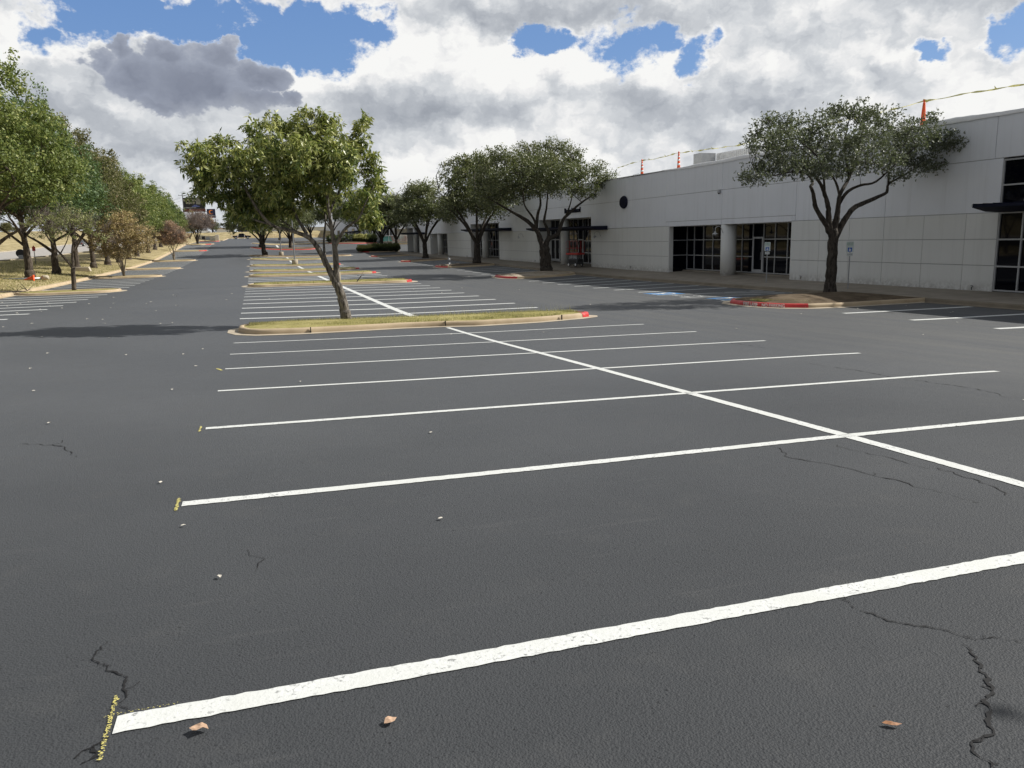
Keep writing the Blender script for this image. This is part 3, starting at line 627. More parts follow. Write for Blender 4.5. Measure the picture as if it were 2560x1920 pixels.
# left fingers
LEFT = [(52.0, 55.2, 'left kerb finger under the bare multi trunk tree', 'turf', None), (75.5, 78.3, 'left kerb finger under the brown crape myrtle', 'grass', None), (95.3, 98, 'treeless yellow kerb finger on the left row', 'grass', None),
        (120.5, 123.5, 'left kerb finger under the reddish crape myrtle', 'grass', None), (151.5, 154.5, 'left kerb finger with a red painted tip', 'grass', lambda x, y: x > -8.7), (179, 190, 'broad left kerb corner around the leafless tree, red tip', 'grass', lambda x, y: x > -8.9 and y < 182)]
for a, b, lab, fill, red in LEFT:
    island(finger(-13.0, -7.3, a, b), lab, fill=fill, red=red, group='kerb fingers of the left row')
# right fingers
R0 = [(24.6, 22.55), (24.6, 27.0), (22.5, 26.95), (20.0, 26.9), (18.6, 26.6), (18.0, 25.8), (17.85, 24.8), (17.95, 23.8), (18.3, 23.0), (19.0, 22.5), (20.2, 22.35), (22.4, 22.5)]
R0 = R0[::-1] if sum((b[0]-a[0])*(b[1]+a[1]) for a, b in zip(R0, R0[1:]+R0[:1])) > 0 else R0
i0 = island(R0, 'mulched island under the near oak with red FIRE LANE kerb', fill='mulch', red=lambda x, y: x < 18.95, mound=.22, step=.3)
blades(isl_pts(18.3, 20.6, 22.9, 26.2, .15), 12000, .03, .1, .012, M['blade'], i0, 'dry_grass', 40)
def kerb_text(s, x0, y0, x1, y1, size, sx, parent, off=.012):
    "lettering on a kerb face running from (x0,y0) to (x1,y1)"
    a = LW(x0, y0, .07); b = LW(x1, y1, .07); ex = (b-a).normalized(); ez = Vector((0, 0, 1)); ey = ez; nz = ex.cross(ez).normalized()
    Mx = Matrix(((ex.x, ez.x, nz.x, (a.x+b.x)/2+nz.x*off), (ex.y, ez.y, nz.y, (a.y+b.y)/2+nz.y*off), (ex.z, ez.z, nz.z, (a.z+b.z)/2+nz.z*off), (0, 0, 0, 1)))
    return text_mesh('kerb_lettering', s, size, M['white_paint'], Mx, parent, .002, sx=sx, bold=.004)
kerb_text('FIRE LANE', 17.865, 24.75, 17.93, 23.85, .185, .95, i0, .035); kerb_text('NO PARKING', 17.98, 23.72, 18.34, 22.92, .165, .9, i0, .05)
RIGHT = [(54.6, 60.0, 'stone filled island under the big two stemmed oak, red tip', 'stones'), (76.2, 81.0, 'mulched island with the fire hydrant and an oak, red tip', 'mulch'), (97.2, 100.5, 'far right kerb finger with red tip between dark bays', 'mulch'), (122.8, 127.5, 'farthest right kerb finger before the hedge, red tip', 'mulch')]
for a, b, lab, fill in RIGHT:
    P = finger(18.3, 24.5, a, b); island(P, lab, fill=fill, red=lambda x, y: x < 19.0, mound=.2 if fill == 'stones' else .12, group='kerb islands of the right row')
island(finger(18.5, 25.5, 139, 144), 'hedge island beside the side drive', fill='mulch', red=lambda x, y: x < 19.5)
island(finger(16.5, 27.5, 172, 186), 'red kerbed shrub bed in front of the far white building', fill='mulch', red=lambda x, y: True, mound=.2)
# left kerb line with lawn edge
def kerb_line(x, y0, y1, side, name, gut=True, m='kerb'):
    V = []; F = []; pr = [(-.35, .008), (-.01, .014)] + [(d, z) for d, z in PROF[1:]]
    if not gut: pr = pr[1:]
    ys = np.arange(y0, y1+.01, 1.0)
    for y in ys:
        for d, z in pr: V.append(LW(x+side*d, y, z if d < .155 else .09))
    k = len(pr)
    for i in range(len(ys)-1):
        for j in range(k-1): F.append((i*k+j, i*k+j+1, (i+1)*k+j+1, (i+1)*k+j))
    return struct(MB().add(V, F).build(name, M[m], None, True))
kerb_line(-12.98, -20, 196, -1, 'left_kerb')
kerb_line(24.3, -20, 136, 1, 'pavement_kerb', m='kerb_shaded')
# pavement in front of the building
ys = np.arange(-20, 138, 1.0); V = []; F = []
for y in ys:
    for k, x in enumerate((24.46, 25.5, 27.0, 30.2)):
        xl = x if k < 3 else 30.2-SHEAR*y
        zc = float(H(24.4, y))+.142
        zb = -.86 if y < 55 else -.86+(y-55)*.0055
        f = (x-24.46)/(28.6-24.46); f = min(1, f)
        V.append((xl+SHEAR*y, y, zc+(zb-.0-zc)*f*f))
for i in range(len(ys)-1):
    for j in range(3): F.append((i*4+j, i*4+j+1, (i+1)*4+j+1, (i+1)*4+j))
pave = struct(MB().add(V, F).build('pavement', M['walk'], None, True))

# ================================================================ near commercial building
BX = 28.6
bld = empty('commercial_building', (BX, 75, -.9), 'long pale grey panelled commercial building along the right side of the car park', 'building')
def shiftz(o, sl=.007, y0=58):
    me = o.data
    for v in me.vertices:
        if v.co.y > y0: v.co.z += (v.co.y-y0)*sl
    me.update(); return o
wp = MB(); wt = MB(); jt = MB()
def panel(y0, y1, z0, z1, top=False, gz=.013, gy=.011):
    (wt if top else wp).b2(BX, BX+.05, y0+gy, y1-gy, z0+gz, z1-gz); jt.b2(BX+.022, BX+.32, y0, y1, z0, z1)
G = -1.35
for a, b in ((8, 16.2), (16.2, 23.53), (23.53, 28.93), (28.93, 35.1), (35.1, 41.95), (41.95, 48.7), (48.7, 54.9), (54.9, 61.1), (61.1, 67.3), (67.3, 73.5), (73.5, 80), (80, 86.4), (86.4, 92.4), (92.4, 98.2), (98.2, 104.3), (104.3, 110.5), (110.5, 116), (116, 121.4), (121.4, 129.6), (129.6, 135), (135, 140)):
    panel(a, b, 4.25, 5.95, True)
panel(8, 14, 2.2, 4.25)
for a, b in ((23.15, 28.93), (28.93, 35.1), (48.7, 61.1), (73.5, 80), (80, 86.4), (98.2, 104.3), (104.3, 110.5), (121.4, 129.6)): panel(a, b, 2.2, 4.25, True)
for a, b in ((35.1, 41.95), (41.95, 48.7)):
    panel(a, b, 2.5, 4.25, True); panel(max(a, 35.38), min(b, 48.3), 2.17, 2.5, True)
for a, b, z in ((61.1, 73.5, 3.2), (86.4, 98.2, 3.2), (129.6, 140, 3.2)): panel(a, b, z, 4.25, True)
panel(110.5, 121.4, 2.15, 4.25, True); panel(35.1, 35.38, 2.2, 2.5, True); panel(48.3, 48.7, 2.2, 2.5, True)
for cells in ((8, 11, 14), (23.15, 24.6, 26.7, 28.93, 31.1, 33.2, 35.38), (48.3, 52.5, 56.8, 61.1), (73.5, 77.7, 82, 86.4), (98.2, 102.3, 106.4, 110.5), (121.4, 125.5, 129.6)):
    for a, b in zip(cells, cells[1:]):
        for z0, z1 in ((G, .14), (.14, 1.17), (1.17, 2.2)): panel(a, b, z0, z1, gy=.008)
shiftz(wp.build('lower_wall_panels', M['wall'], bld, bevel=.006, seg=1)); shiftz(wt.build('upper_wall_panels', M['wall_top'], bld, bevel=.006, seg=1))
shiftz(jt.build('wall_core', M['joint'], bld))
m = MB().b2(BX+.33, 72, 7.9, 140, 5.35, 5.7)
m.b2(30.35, 30.5, 8, 140, -1.4, 5.34); m.b2(72, 72.2, 7.9, 140, -1.4, 5.9); m.b2(30.6, 72, 139.8, 140, -1.4, 5.34); m.b2(BX+.33, 72, 7.9, 8.1, -1.4, 5.34)
shiftz(m.build('roof_and_rear_walls', M['wall'], bld))
m = MB()                                                            # metal coping where the membrane is not draped
m.b2(BX-.04, BX+.4, 48.9, 140.04, 5.955, 6.0)
shiftz(m.build('coping', M['lgrey'], bld))
# white roof membrane, loosely lapped over the parapet edge
V = []; F = []; r = random.Random(5); ys = np.arange(8, 49.6, .35)
n1 = 0
for i, y in enumerate(ys):
    w = .03*math.sin(y*1.3)+.03*math.sin(y*.47+1)+r.uniform(-.012, .012); hang = .06+.05*max(0, math.sin(y*.31+.6))+r.uniform(0, .015)
    if y > 46: hang *= (49.6-y)/3.6+.05; w *= .5
    for x, z in ((BX-.035, 5.96-hang), (BX-.04, 6.0+w*.4), (BX+.02, 6.04+w), (BX+.2, 6.05+w*1.1), (BX+.9, 6.06+w*.6), (BX+1.6, 5.74)): V.append((x, y, z))
    if i:
        for j in range(5): q = 6*i+j; F.append((q-6, q, q+1, q-5))
o = MB().add(V, F).build('roof_membrane', M['white'], bld, True)
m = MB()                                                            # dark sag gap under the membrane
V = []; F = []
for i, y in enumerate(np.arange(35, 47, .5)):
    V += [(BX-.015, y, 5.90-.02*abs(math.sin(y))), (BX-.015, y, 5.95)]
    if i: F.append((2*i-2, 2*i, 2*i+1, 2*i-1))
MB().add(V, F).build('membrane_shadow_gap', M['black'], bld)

def storefront(X, z0, z1, ys, zs, parent=bld, doors=(), fw=.055, name='window', sh=0.0, top_only=None):
    "aluminium framed glazing on plane X; ys: mullions from high y to low y; doors: (index of bay, top z)"
    ys = sorted(ys); fr = MB(); gl = MB()
    gl.b2(X+.03, X+.05, ys[0], ys[-1], z0, z1)
    db = {d[0]: d[1] for d in doors}
    for y in ys: fr.b2(X-.03, X+.029, y-fw/2, y+fw/2, z0, z1)
    for z in [z0+fw/2, z1-fw/2]+list(zs):
        for i in range(len(ys)-1):
            if i in db and z0+.1 < z < db[i]-.05: continue
            fr.b2(X-.027, X+.028, ys[i]+fw/2, ys[i+1]-fw/2, z-fw/2, z+fw/2)
    w = empty(name, (X, ys[0], z0)); w.parent = parent; w.matrix_parent_inverse = Matrix.Translation(-parent.location)
    a = fr.build('frame', M['alu'], None); g = gl.build('pane', M['glass'], None)
    for q in (a, g):
        q.parent = w; q.matrix_parent_inverse = Matrix.Translation(-w.location)
        if sh: shiftz(q)
    for i, zt in doors:
        y0, y1 = ys[i], ys[i+1]; d = MB()
        d.b2(X-.045, X-.0, y0+.03, y0+.13, z0+.04, zt); d.b2(X-.045, X-.0, y1-.13, y1-.03, z0+.04, zt); d.b2(X-.044, X-.001, y0+.13, y1-.13, zt-.1, zt); d.b2(X-.044, X-.001, y0+.13, y1-.13, z0+.04, z0+.22)
        dd = empty('door', (X, y0, z0)); dd.parent = parent; dd.matrix_parent_inverse = Matrix.Translation(-parent.location)
        for q in (d.build('door_frame', M['lgrey'], None), MB().b2(X-.08, X-.06, y0+.16, y0+.19, z0+.8, z0+1.25).build('handle', M['steel'], None)):
            q.parent = dd; q.matrix_parent_inverse = Matrix.Translation(-dd.location)
            if sh: shiftz(q)
    return w
# tall window with canopy at the right edge of the picture
storefront(28.66, -.85, 4.2, [14, 15.2, 16.4, 17.6, 18.8, 20, 21.1, 22.14, 23.13], [3.23, 2.18, 1.16, .12], fw=.06)
# recessed entrance with round column
storefront(30.06, -.78, 2.2, [35.4, 36.4, 37.49, 38.61, 39.68, 40.73, 41.82, 42.93, 43.95, 45.05, 46.16, 47.3, 48.26], [1.24, .20], doors=[(4, 1.38), (7, 1.38)])
m = MB(); m.b2(28.95, 30.05, 48.27, 48.30, -.95, 2.17); o = m.build('side_pane', M['glass'], bld)
m = MB(); m.b2(28.95, 30.05, 48.24, 48.268, 1.2, 1.26); m.b2(28.95, 30.05, 48.24, 48.268, .18, .24); m.build('side_mullion', M['alu'], bld); MB().b2(28.62, 30.3, 35.38, 35.42, -1.1, 2.17).build('recess_jamb', M['wall'], bld); MB().b2(28.62, 28.94, 48.24, 48.31, -1.1, 2.17).build('recess_jamb', M['wall'], bld)
m = MB(); m.b2(28.93, 30.05, 35.43, 48.2, 2.175, 2.22); m.build('soffit', M['wall'], bld)
m = MB(); m.b2(29.7, 30.3, 35.43, 48.2, -1.1, -.80); m.build('door_step', M['walk'], bld)
def column(y, x=29.06, r=.47, z1=2.17, z0=-1.1, sh=False):
    o = MB().lathe([(r, z0), (r, z1)], (x, y, 0), 32).build('round_column', M['wall'], bld, True)
    for p in o.data.polygons: p.use_smooth = len(p.vertices) == 4
    if sh: shiftz(o)
column(41.82)
# the two canopied entrances and the small recess further along
def entrance(y0, y1, colx, doorbays, hi):
    n = int((y1-y0)/1.05); ys_ = [y0+.06+(y1-y0-.12)*k/n for k in range(n+1)]
    storefront(29.9, -.78, hi, ys_, [2.36, 1.2, .14], doors=doorbays, sh=1)
    column(colx, 29.1, .42, hi, sh=True)
    m = MB(); m.b2(28.93, 29.9, y0+.02, y1-.02, hi+.002, hi+.05); m.b2(28.62, 30.3, y0-.02, y0+.03, -1.1, hi); m.b2(28.62, 30.3, y1-.03, y1+.02, -1.1, hi)
    shiftz(m.build('recess_trim', M['wall'], bld))
entrance(61.1, 73.5, 68.0, [(9, 1.35), (10, 1.35), (4, 1.35)], 3.18)
entrance(86.4, 98.2, 93.4, [(2, 1.35), (8, 1.35)], 3.18)
entrance(110.5, 121.4, 116.7, [(2, 1.35)], 2.14)
entrance(129.6, 139.6, 134.6, [(3, 1.35)], 3.18)
def canopy(y0, y1, z0=2.2, z1=2.49, x0=27.15, sh=False):
    m = MB(); m.prism([(x0, .19), (x0, .29), (BX-.02, .30), (BX-.02, .0), (x0+.7, .03)], y1-y0, Matrix(((1, 0, 0, 0), (0, 0, 1, y0), (0, 1, 0, z0), (0, 0, 0, 1))))
    k = int((y1-y0)/.42)
    for i in range(k+1): m.b2(x0-.01, BX-.03, y0+.03+(y1-y0-.1)*i/k, y0+.07+(y1-y0-.1)*i/k, z0+.292, z0+.335)
    o = m.build('canopy', M['navy'], bld)
    e = MB().b2(x0-.02, x0+.12, y1-.02, y1+.012, z0+.22, z0+.32).build('canopy_end_cap', M['lgrey'], bld)
    if sh: shiftz(o); shiftz(e)
canopy(12.5, 23.1); canopy(57.9, 73.2, 2.12, sh=True); canopy(81.8, 97.6, 2.26, sh=True); canopy(125, 139, 2.1, sh=True)
# wall fittings
def yz(X, y, z): return Matrix(((0, 0, -1, X), (-1, 0, 0, y), (0, 1, 0, z), (0, 0, 0, 1)))
o = MB().lathe([(.60, -.06), (.60, 0), (.52, .1), (.0, .12)][::1], (BX, 0, 0), 36, 'X').build('round_blank_sign', M['navy'], bld)
for v in o.data.vertices: v.co = Vector((BX-.02-(v.co.x-BX+.06)*.9, v.co.y+54.99, v.co.z*.8+4.15))
text_mesh('sign_lettering', 'Refurbished', .66, M['navy'], yz(BX-.06, 64.95, 3.93), bld, .04, sx=1.12)
m = MB(); m.lathe([(.07, 0), (.1, .04), (.1, .12)], (28.5, 42.16, 4.07), 14); m.box((28.52, 42.16, 4.24), (.12, .16, .08)); m.build('camera_housing', M['lgrey'], bld)
MB().lathe([(.02, -.06), (.06, -.03), (.075, 0)], (28.5, 42.16, 4.07), 14).build('camera_dome', M['black'], bld)
def gooseneck(y, x, z, wall):
    "curved arm barn lamp"
    pts = [(wall, y, z), (wall-.12, y, z+.22)] + [(wall-.34+.22*math.cos(a), y, z+.25+.16*math.sin(a)) for a in (0.3, .9, 1.57, 2.3, 2.9)]+[(wall-.56, y, z+.1)]
    m = MB().tube(pts, .02, 8); m.lathe([(.05, .02), (.05, .12)], (wall-.56, y, z), 12); m.lathe([(.19, -.06), (.18, -.05), (.06, .03), (.05, .04)], (wall-.56, y, z), 18); m.lathe([(.06, -.13), (.06, -.05)], (wall-.56, y, z), 10)
    return m.build('gooseneck_lamp', M['lgrey'], bld)
gooseneck(41.75, 0, 1.66, 28.6); gooseneck(59.2, 0, 1.62, BX); gooseneck(78, 0, 1.7, BX); gooseneck(117.8, 0, 2.0, BX)
for y in (34.4, 24.0, 53.8, 74.5, 100):
    zb = -.87 if y < 56 else -.87+(y-56)*.004
    m = MB().tube([(BX-.01, y, zb+.14), (BX-.09, y, zb+.14), (BX-.09, y, zb+.02)], .02, 6); m.lathe([(.045, 0), (.045, .02)], (BX-.09, y, zb+.18), 8); m.build('hose_tap', M['black'], bld)

# roof plant, roof-edge posts and flagging line
u_ = empty('rooftop_unit', (34, 52.5, 5.7), 'grey box and long white ribbed plant unit on the flat roof', 'rooftop unit')
MB().b2(33.4, 34.6, 51.9, 53.05, 5.6, 7.55).build('grey_housing', M['lgrey'], u_, bevel=.02)
m = MB(); m.b2(34.7, 37.5, 46.6, 52.0, 5.6, 7.5)
for k in range(22): m.b2(34.66, 34.69, 46.8+k*.235, 46.9+k*.235, 5.7, 7.4)
m.build('ribbed_casing', M['white'], u_)
MB().b2(33.8, 34.6, 45.5, 46.7, 5.6, 7.25).build('low_vent', M['lgrey'], u_, bevel=.02)
M['white_band'] = mat('reflective_white_band', (.75, .75, .75), .4, .05)
for i, (y, lab) in enumerate(((53.31, 'farthest orange banded marker post on the roof edge, beside the big oak'), (48.1, 'middle orange banded marker post on the roof edge, left of the rooftop unit'), (27.71, 'nearest orange marker post on the roof edge, behind the right tree crown'))):
    t = empty('marker_post', (29.2, y, 5.98), lab, 'traffic post', 'orange marker posts on the roof edge')
    MB().box((29.2, y, 6.02), (.42, .42, .07)).build('base', M['rubber'], t)
    m = MB(); m.lathe([(.12, .08), (.1, .3), (.08, .7), (.055, 1.0), (.05, 1.06), (.02, 1.1)], (29.2, y, 5.97), 16); m.lathe([(.02, 1.08), (.055, 1.1), (.055, 1.17), (.03, 1.2)], (29.2, y, 5.97), 12)
    m.build('tube', M['orange'], t, True)
    if i < 2:
        for a, b in ((.3, .42), (.58, .7), (.82, .9)): MB().lathe([(.122-.055*a, a), (.122-.055*b, b)], (29.2, y, 5.97), 16).build('reflective_band', M['white_band'], t, True)
tl = empty('flagging_line', (29.2, 40, 7.0), 'yellow caution tape strung loosely between the orange roof posts', 'caution tape')
P = [(57.27, 6.9), (55.57, 7.01), (53.51, 7.08), (51.23, 7.0), (48.21, 7.08), (45.96, 6.98), (41.53, 6.80), (39.58, 6.84), (37.1, 6.95), (33, 6.95), (30, 7.0), (27.72, 7.09), (27.1, 7.07), (25.15, 7.03), (23.07, 6.93), (20, 6.8), (16, 6.9)]
r = random.Random(9); V = []; F = []; k = 0
for (y0, z0), (y1, z1) in zip(P, P[1:]):
    n = max(2, int(abs(y1-y0)/.22))
    for j in range(n):
        y = y0+(y1-y0)*j/n; z = z0+(z1-z0)*j/n+.015*math.sin(y*3); w = .045*abs(math.sin(y*2.1)+.5*math.sin(y*5.3))*r.uniform(.2, 1)+.006; tw = r.uniform(-.03, .03)
        V += [(29.2+tw, y, z-w), (29.2-tw, y, z+w)]
        if k: F.append((2*k-2, 2*k-1, 2*k+1, 2*k))
        k += 1
m = MB().add(V, F)
for y in (27.3, 36.5, 38.9, 40.1, 41.2, 43.8, 46.3, 49.7, 52.2, 24.2, 22.6):
    z = float(np.interp(-y, [-p[0] for p in P], [p[1] for p in P])); a = r.uniform(-.25, .25); m.add([(29.2, y, z), (29.2, y+.1, z), (29.15, y+.25+a, z+r.uniform(.02, .16)), (29.22, y+.12+a, z-r.uniform(.02, .1))], [(0, 1, 2, 3)])
m_y = mat('yellow_tape', (.82, .78, .30), .5, .05)
m.build('tape', m_y, tl)
m = MB().tube([(29.4, 19.9, 6.0), (29.4, 20.2, 6.25), (29.4, 20.6, 6.28), (29.4, 21.0, 6.0)], .012, 5); m.lathe([(.03, 6.25), (.05, 6.3), (.02, 6.42)], (29.4, 20.3, 0), 8)
tag(m.build('roof_cable', M['black']), 'thin dark cable loop standing on the white parapet near the right edge', 'cable')
m = MB().tube([(29.5, 53.9, 6.0), (29.5, 54.4, 6.22), (29.5, 55.2, 6.2), (29.5, 56, 6.0)], .014, 5)
tag(m.build('roof_cable', M['black']), 'thin dark cable loop on the coping beside the farthest orange post', 'cable')

# ---------------------------------------------------------------- accessible parking signs
def parking_sign(x, y, z, rz, label, h=2.06):
    t = empty('parking_sign', (x, y, z), label, 'sign', 'accessible parking signs on the pavement', rz)
    L = Matrix.Rotation(math.pi, 4, 'Z')
    m = MB(); m.box((0, 0, h/2), (.045, .03, h)); m.build('post', M['steel'], None).parent = t
    w = MB(); w.prism([(-.15, 0), (.15, 0), (.15, .42), (.13, .455), (-.13, .455), (-.15, .42)], .012, Matrix(((1, 0, 0, 0), (0, 0, 1, -.032), (0, 1, 0, h-.44), (0, 0, 0, 1)))); pl = w.build('plate', mat('sign_white', (.62, .68, .66), .4, .03), None); pl.parent = t
    MB().box((0, -.034, h-.33), (.17, .006, .17)).build('blue_square', mat('sign_blue', (.02, .12, .5), .4, .05), None).parent = pl
    MB().box((0, -.026, h-.54), (.24, .012, .13)).build('lower_plate', mat('sign_white2', (.6, .63, .62), .4, .03), None).parent = t
    G_ = mat('sign_green', (.03, .25, .12), .5, .05)
    F_ = lambda z_: Matrix(((1, 0, 0, 0), (0, 0, -1, -.034), (0, 1, 0, z_), (0, 0, 0, 1)))
    for s, z_, sz in (('RESERVED', h-.06, .055), ('PARKING', h-.13, .06)): text_mesh('sign_text', s, sz, G_, F_(z_), None, .001).parent = pl
    m = MB(); m.lathe([(.045, -.001), (.045, .001)], (.0, -.0385, h-.35), 14, 'Y'); m.lathe([(.014, -.001), (.014, .001)], (-.01, -.0385, h-.275), 8, 'Y'); m.box((.0, -.0385, h-.315), (.016, .003, .07)); m.box((.03, -.0385, h-.34), (.06, .003, .014))
    m.build('wheelchair_symbol', M['white_band'], None).parent = pl
    text_mesh('sign_text', 'VAN ACCESSIBLE', .026, mat('sign_black', (.02, .02, .03), .5, .05), F_(h-.54), None, .001).parent = t
    return t
parking_sign(26.3, 34.3, -.93, R(-48), 'accessible parking sign between the glass entrance and the near oak')
parking_sign(25.45, 27.5, -.86, R(-48), 'accessible parking sign on the pavement right of the near oak trunk', 2.02)
# ---------------------------------------------------------------- scissor lift by the first canopied entrance
def scissor_lift(x, y, z, rz):
    t = empty('scissor_lift', (x, y, z), 'small red and dark grey scissor lift parked at the entrance behind the two stemmed oak', 'scissor lift', None, rz)
    def P(m, n, mt, par=t, **k): o = m.build(n, mt, None, **k); o.parent = par; return o
    P(MB().box((0, 0, .42), (.72, 1.25, .45)), 'chassis', M['darkgrey'], bevel=.03)
    m = MB(); m.box((-.37, 0, .45), (.03, .9, .25)); m.box((0, -.64, .5), (.5, .03, .18)); P(m, 'side_tray', M['black'], bevel=.01)
    for sx in (-1, 1):
        for sy in (-1, 1):
            w = P(MB().lathe([(.15, -.05), (.165, -.04), (.165, .04), (.15, .05)], (sx*.34, sy*.45, .165), 20, 'X'), 'wheel', M['rubber'])
            P(MB().lathe([(.095, -.056), (.11, -.053), (.11, .053), (.095, .056)], (sx*.34, sy*.45, .165), 16, 'X'), 'white_tyre', M['white_band'], w)
    m = MB()
    for s in (-.25, .25):
        for k in range(3):
            z0 = .68+k*.1
            m.tube([(s, -.5, z0), (s, .5, z0+.1)], .028, 6); m.tube([(s, .5, z0), (s, -.5, z0+.1)], .028, 6)
    P(m, 'scissor_arms', M['lgrey'])
    P(MB().box((0, 0, 1.07), (.78, 1.55, .16)), 'platform', M['red'], bevel=.02)
    m = MB()
    for sx in (-.37, .37):
        for y_ in (-.75, -.25, .25, .75): m.tube([(sx, y_, 1.15), (sx, y_, 2.1)], .012, 6)
        for z_ in (1.55, 2.15): m.tube([(sx, -.75, z_), (sx, .75, z_)], .012, 6)
    for sy in (-.75, .75):
        for z_ in (1.55, 2.15): m.tube([(-.37, sy, z_), (.37, sy, z_)], .012, 6)
        m.tube([(0, sy, 1.15), (0, sy, 2.15)], .014, 6)
    P(m, 'guard_rail', M['red'])
    P(MB().box((-.2, -.62, 1.95), (.22, .16, .24)), 'control_box', M['darkgrey'], bevel=.01)
    return t
scissor_lift(27.6, 62.2, -.87, R(18))

# ---------------------------------------------------------------- fire hydrant
p = LW(19.6, 78.2, .2); t = empty('fire_hydrant', p, 'silver fire hydrant standing in the mulched island with red kerb', 'fire hydrant')
MB().lathe([(.17, 0), (.17, .04), (.11, .06), (.1, .5), (.14, .52), (.14, .57), (.12, .6), (.1, .7), (.05, .78), (.03, .8), (.03, .86)], p, 18).build('barrel', M['lgrey'], t, True)
m = MB(); m.lathe([(.07, -.2), (.07, .2)], p+Vector((0, 0, .42)), 12, 'X'); m.lathe([(.085, -.19), (.085, -.02)], p+Vector((0, 0, .36)), 12, 'Y'); m.build('nozzle_caps', M['steel'], t)
for k, (dx, dy, s) in enumerate(((.5, -.3, .25), (-.4, -.5, .2), (.1, -.8, .22), (-.7, 0, .18), (.9, .2, .24))):
    q = LW(19.6+dx, 78.2+dy, .2); bm = bmesh.new(); bmesh.ops.create_icosphere(bm, subdivisions=2, radius=s)
    rr_ = random.Random(k)
    for v in bm.verts: v.co = Vector((v.co.x*1.2, v.co.y, v.co.z*.6))*rr_.uniform(.85, 1.1)+q
    me = bpy.data.meshes.new('boulder'); bm.to_mesh(me); bm.free(); tag(link('boulder', me, M['stones']), 'pale boulder lying round the fire hydrant', 'rock', 'boulders around the fire hydrant')

# ---------------------------------------------------------------- car park light poles
for i, (x, y, h, lab) in enumerate(((4.95+.7, 53.0, 5.4, 'nearest grey light pole on a round concrete base, seen behind the ash trunk'), (5.35, 98.8, 8.6, 'light pole on a pale concrete base in the fifth island'), (4.9, 131.6, 8.4, 'farthest light pole on a grey concrete base near the oaks'))):
    p = LW(x, y, .12); t = empty('light_pole', p, lab, 'light pole', 'light poles up the centre row')
    MB().lathe([(.36, -.3), (.36, .62), (.33, .66)], p, 20).build('concrete_base', M['gutter'], t, True)
    hh = 8.6; m = MB().tube([p+Vector((0, 0, .6)), p+Vector((0, 0, hh))], [.085, .055], 10); m.build('pole', M['steel'] if i else M['lgrey'], t)
    m = MB(); m.box(p+Vector((-.5, 0, hh)), (.7, .3, .12)); m.box(p+Vector((.5, 0, hh)), (.7, .3, .12)); m.build('lamp_head', M['darkgrey'], t, bevel=.02)

# ---------------------------------------------------------------- things on the left lawn
L0 = LW(-15.4, 65.9, .2)
t = empty('fallen_pipe', L0, 'length of galvanised pipe lying on the lawn, its end on a small rock', 'pipe')
MB().tube([L0+Vector((-1.35, -.1, .0)), L0+Vector((1.05, .05, .0))], [.10, .085], 12).build('pipe_body', M['steel'], t, True)
MB().lathe([(.12, -.05), (.12, .05)], L0+Vector((-1.3, -.1, 0)), 12, 'X').build('collar', M['darkgrey'], t)
t = empty('traffic_cone', L0+Vector((.35, -.15, .02)), 'orange traffic cone tipped over on the pipe on the lawn', 'traffic cone')
q = L0+Vector((.55, -.2, .05)); m = MB().tube([q+Vector((-.62, -.02, -.1)), q+Vector((-.1, 0, .0)), q], [.03, .14, .17], 14); m.build('cone_body', M['orange'], t, True)
MB().box(q+Vector((.03, 0, .02)), (.04, .42, .42)).build('base_plate', M['orange'], t)
bm = bmesh.new(); bmesh.ops.create_icosphere(bm, subdivisions=2, radius=.24); rr_ = random.Random(2)
for v in bm.verts: v.co = Vector((v.co.x*1.2, v.co.y, v.co.z*.8))*rr_.uniform(.85, 1.12)+L0+Vector((1.25, .1, .05))
me = bpy.data.meshes.new('rock'); bm.to_mesh(me); bm.free(); tag(link('rock', me, M['gutter']), 'pale limestone rock at the right end of the fallen pipe', 'rock')
p = LW(-15.2, 85.3, .1); t = empty('utility_box', p, 'low tan utility box in the lawn between the second and third trunks', 'utility box')
MB().prism([(-.75, 0), (.75, 0), (.6, .42), (-.5, .42)], .8, Matrix(((1, 0, 0, p.x), (0, 0, 1, p.y-.4), (0, 1, 0, p.z), (0, 0, 0, 1)))).build('cover', M['gutter'], t, bevel=.03)
def marker(x, y, h, lab):
    p = LW(x, y, .1); t = empty('utility_marker', p, lab, 'marker post', 'red utility markers by the road')
    MB().tube([p, p+Vector((0, 0, h))], .035, 8).build('post', M['darkgrey'], t)
    m = MB().box(p+Vector((0, -.03, h-.12)), (.3, .05, .42)); m.lathe([(.05, 0), (.09, .05), (.03, .14)], p+Vector((0, 0, h+.08)), 8); m.build('red_plate', M['red'], t)
marker(-21.3, 94.9, 1.75, 'thin dark post with a small red plate between the first two trunks'); marker(-22.0, 140, 1.3, 'small red utility marker farther up the verge')
p = LW(-25.4, 106.5, .15); t = empty('water_meter', p, 'round dark meter dial on a grey stem beside the road', 'meter')
MB().lathe([(.48, -.12), (.48, .1), (.3, .16)], p+Vector((0, 0, .75)), 18, 'Y').build('dial', M['black'], t); MB().box(p+Vector((0, 0, .3)), (.5, .3, .5)).build('stem', M['steel'], t, bevel=.03)
p = LW(-19.5, 124, 0); t = empty('utility_cabinet', p, 'two narrow pale metal posts standing by the road', 'post'); MB().b2(p.x-.1, p.x+.1, p.y-.1, p.y+.1, p.z, p.z+3.2).build('post', M['steel'], t); MB().b2(p.x+.3, p.x+.45, p.y-.1, p.y+.1, p.z, p.z+3.0).build('post', M['darkgrey'], t)
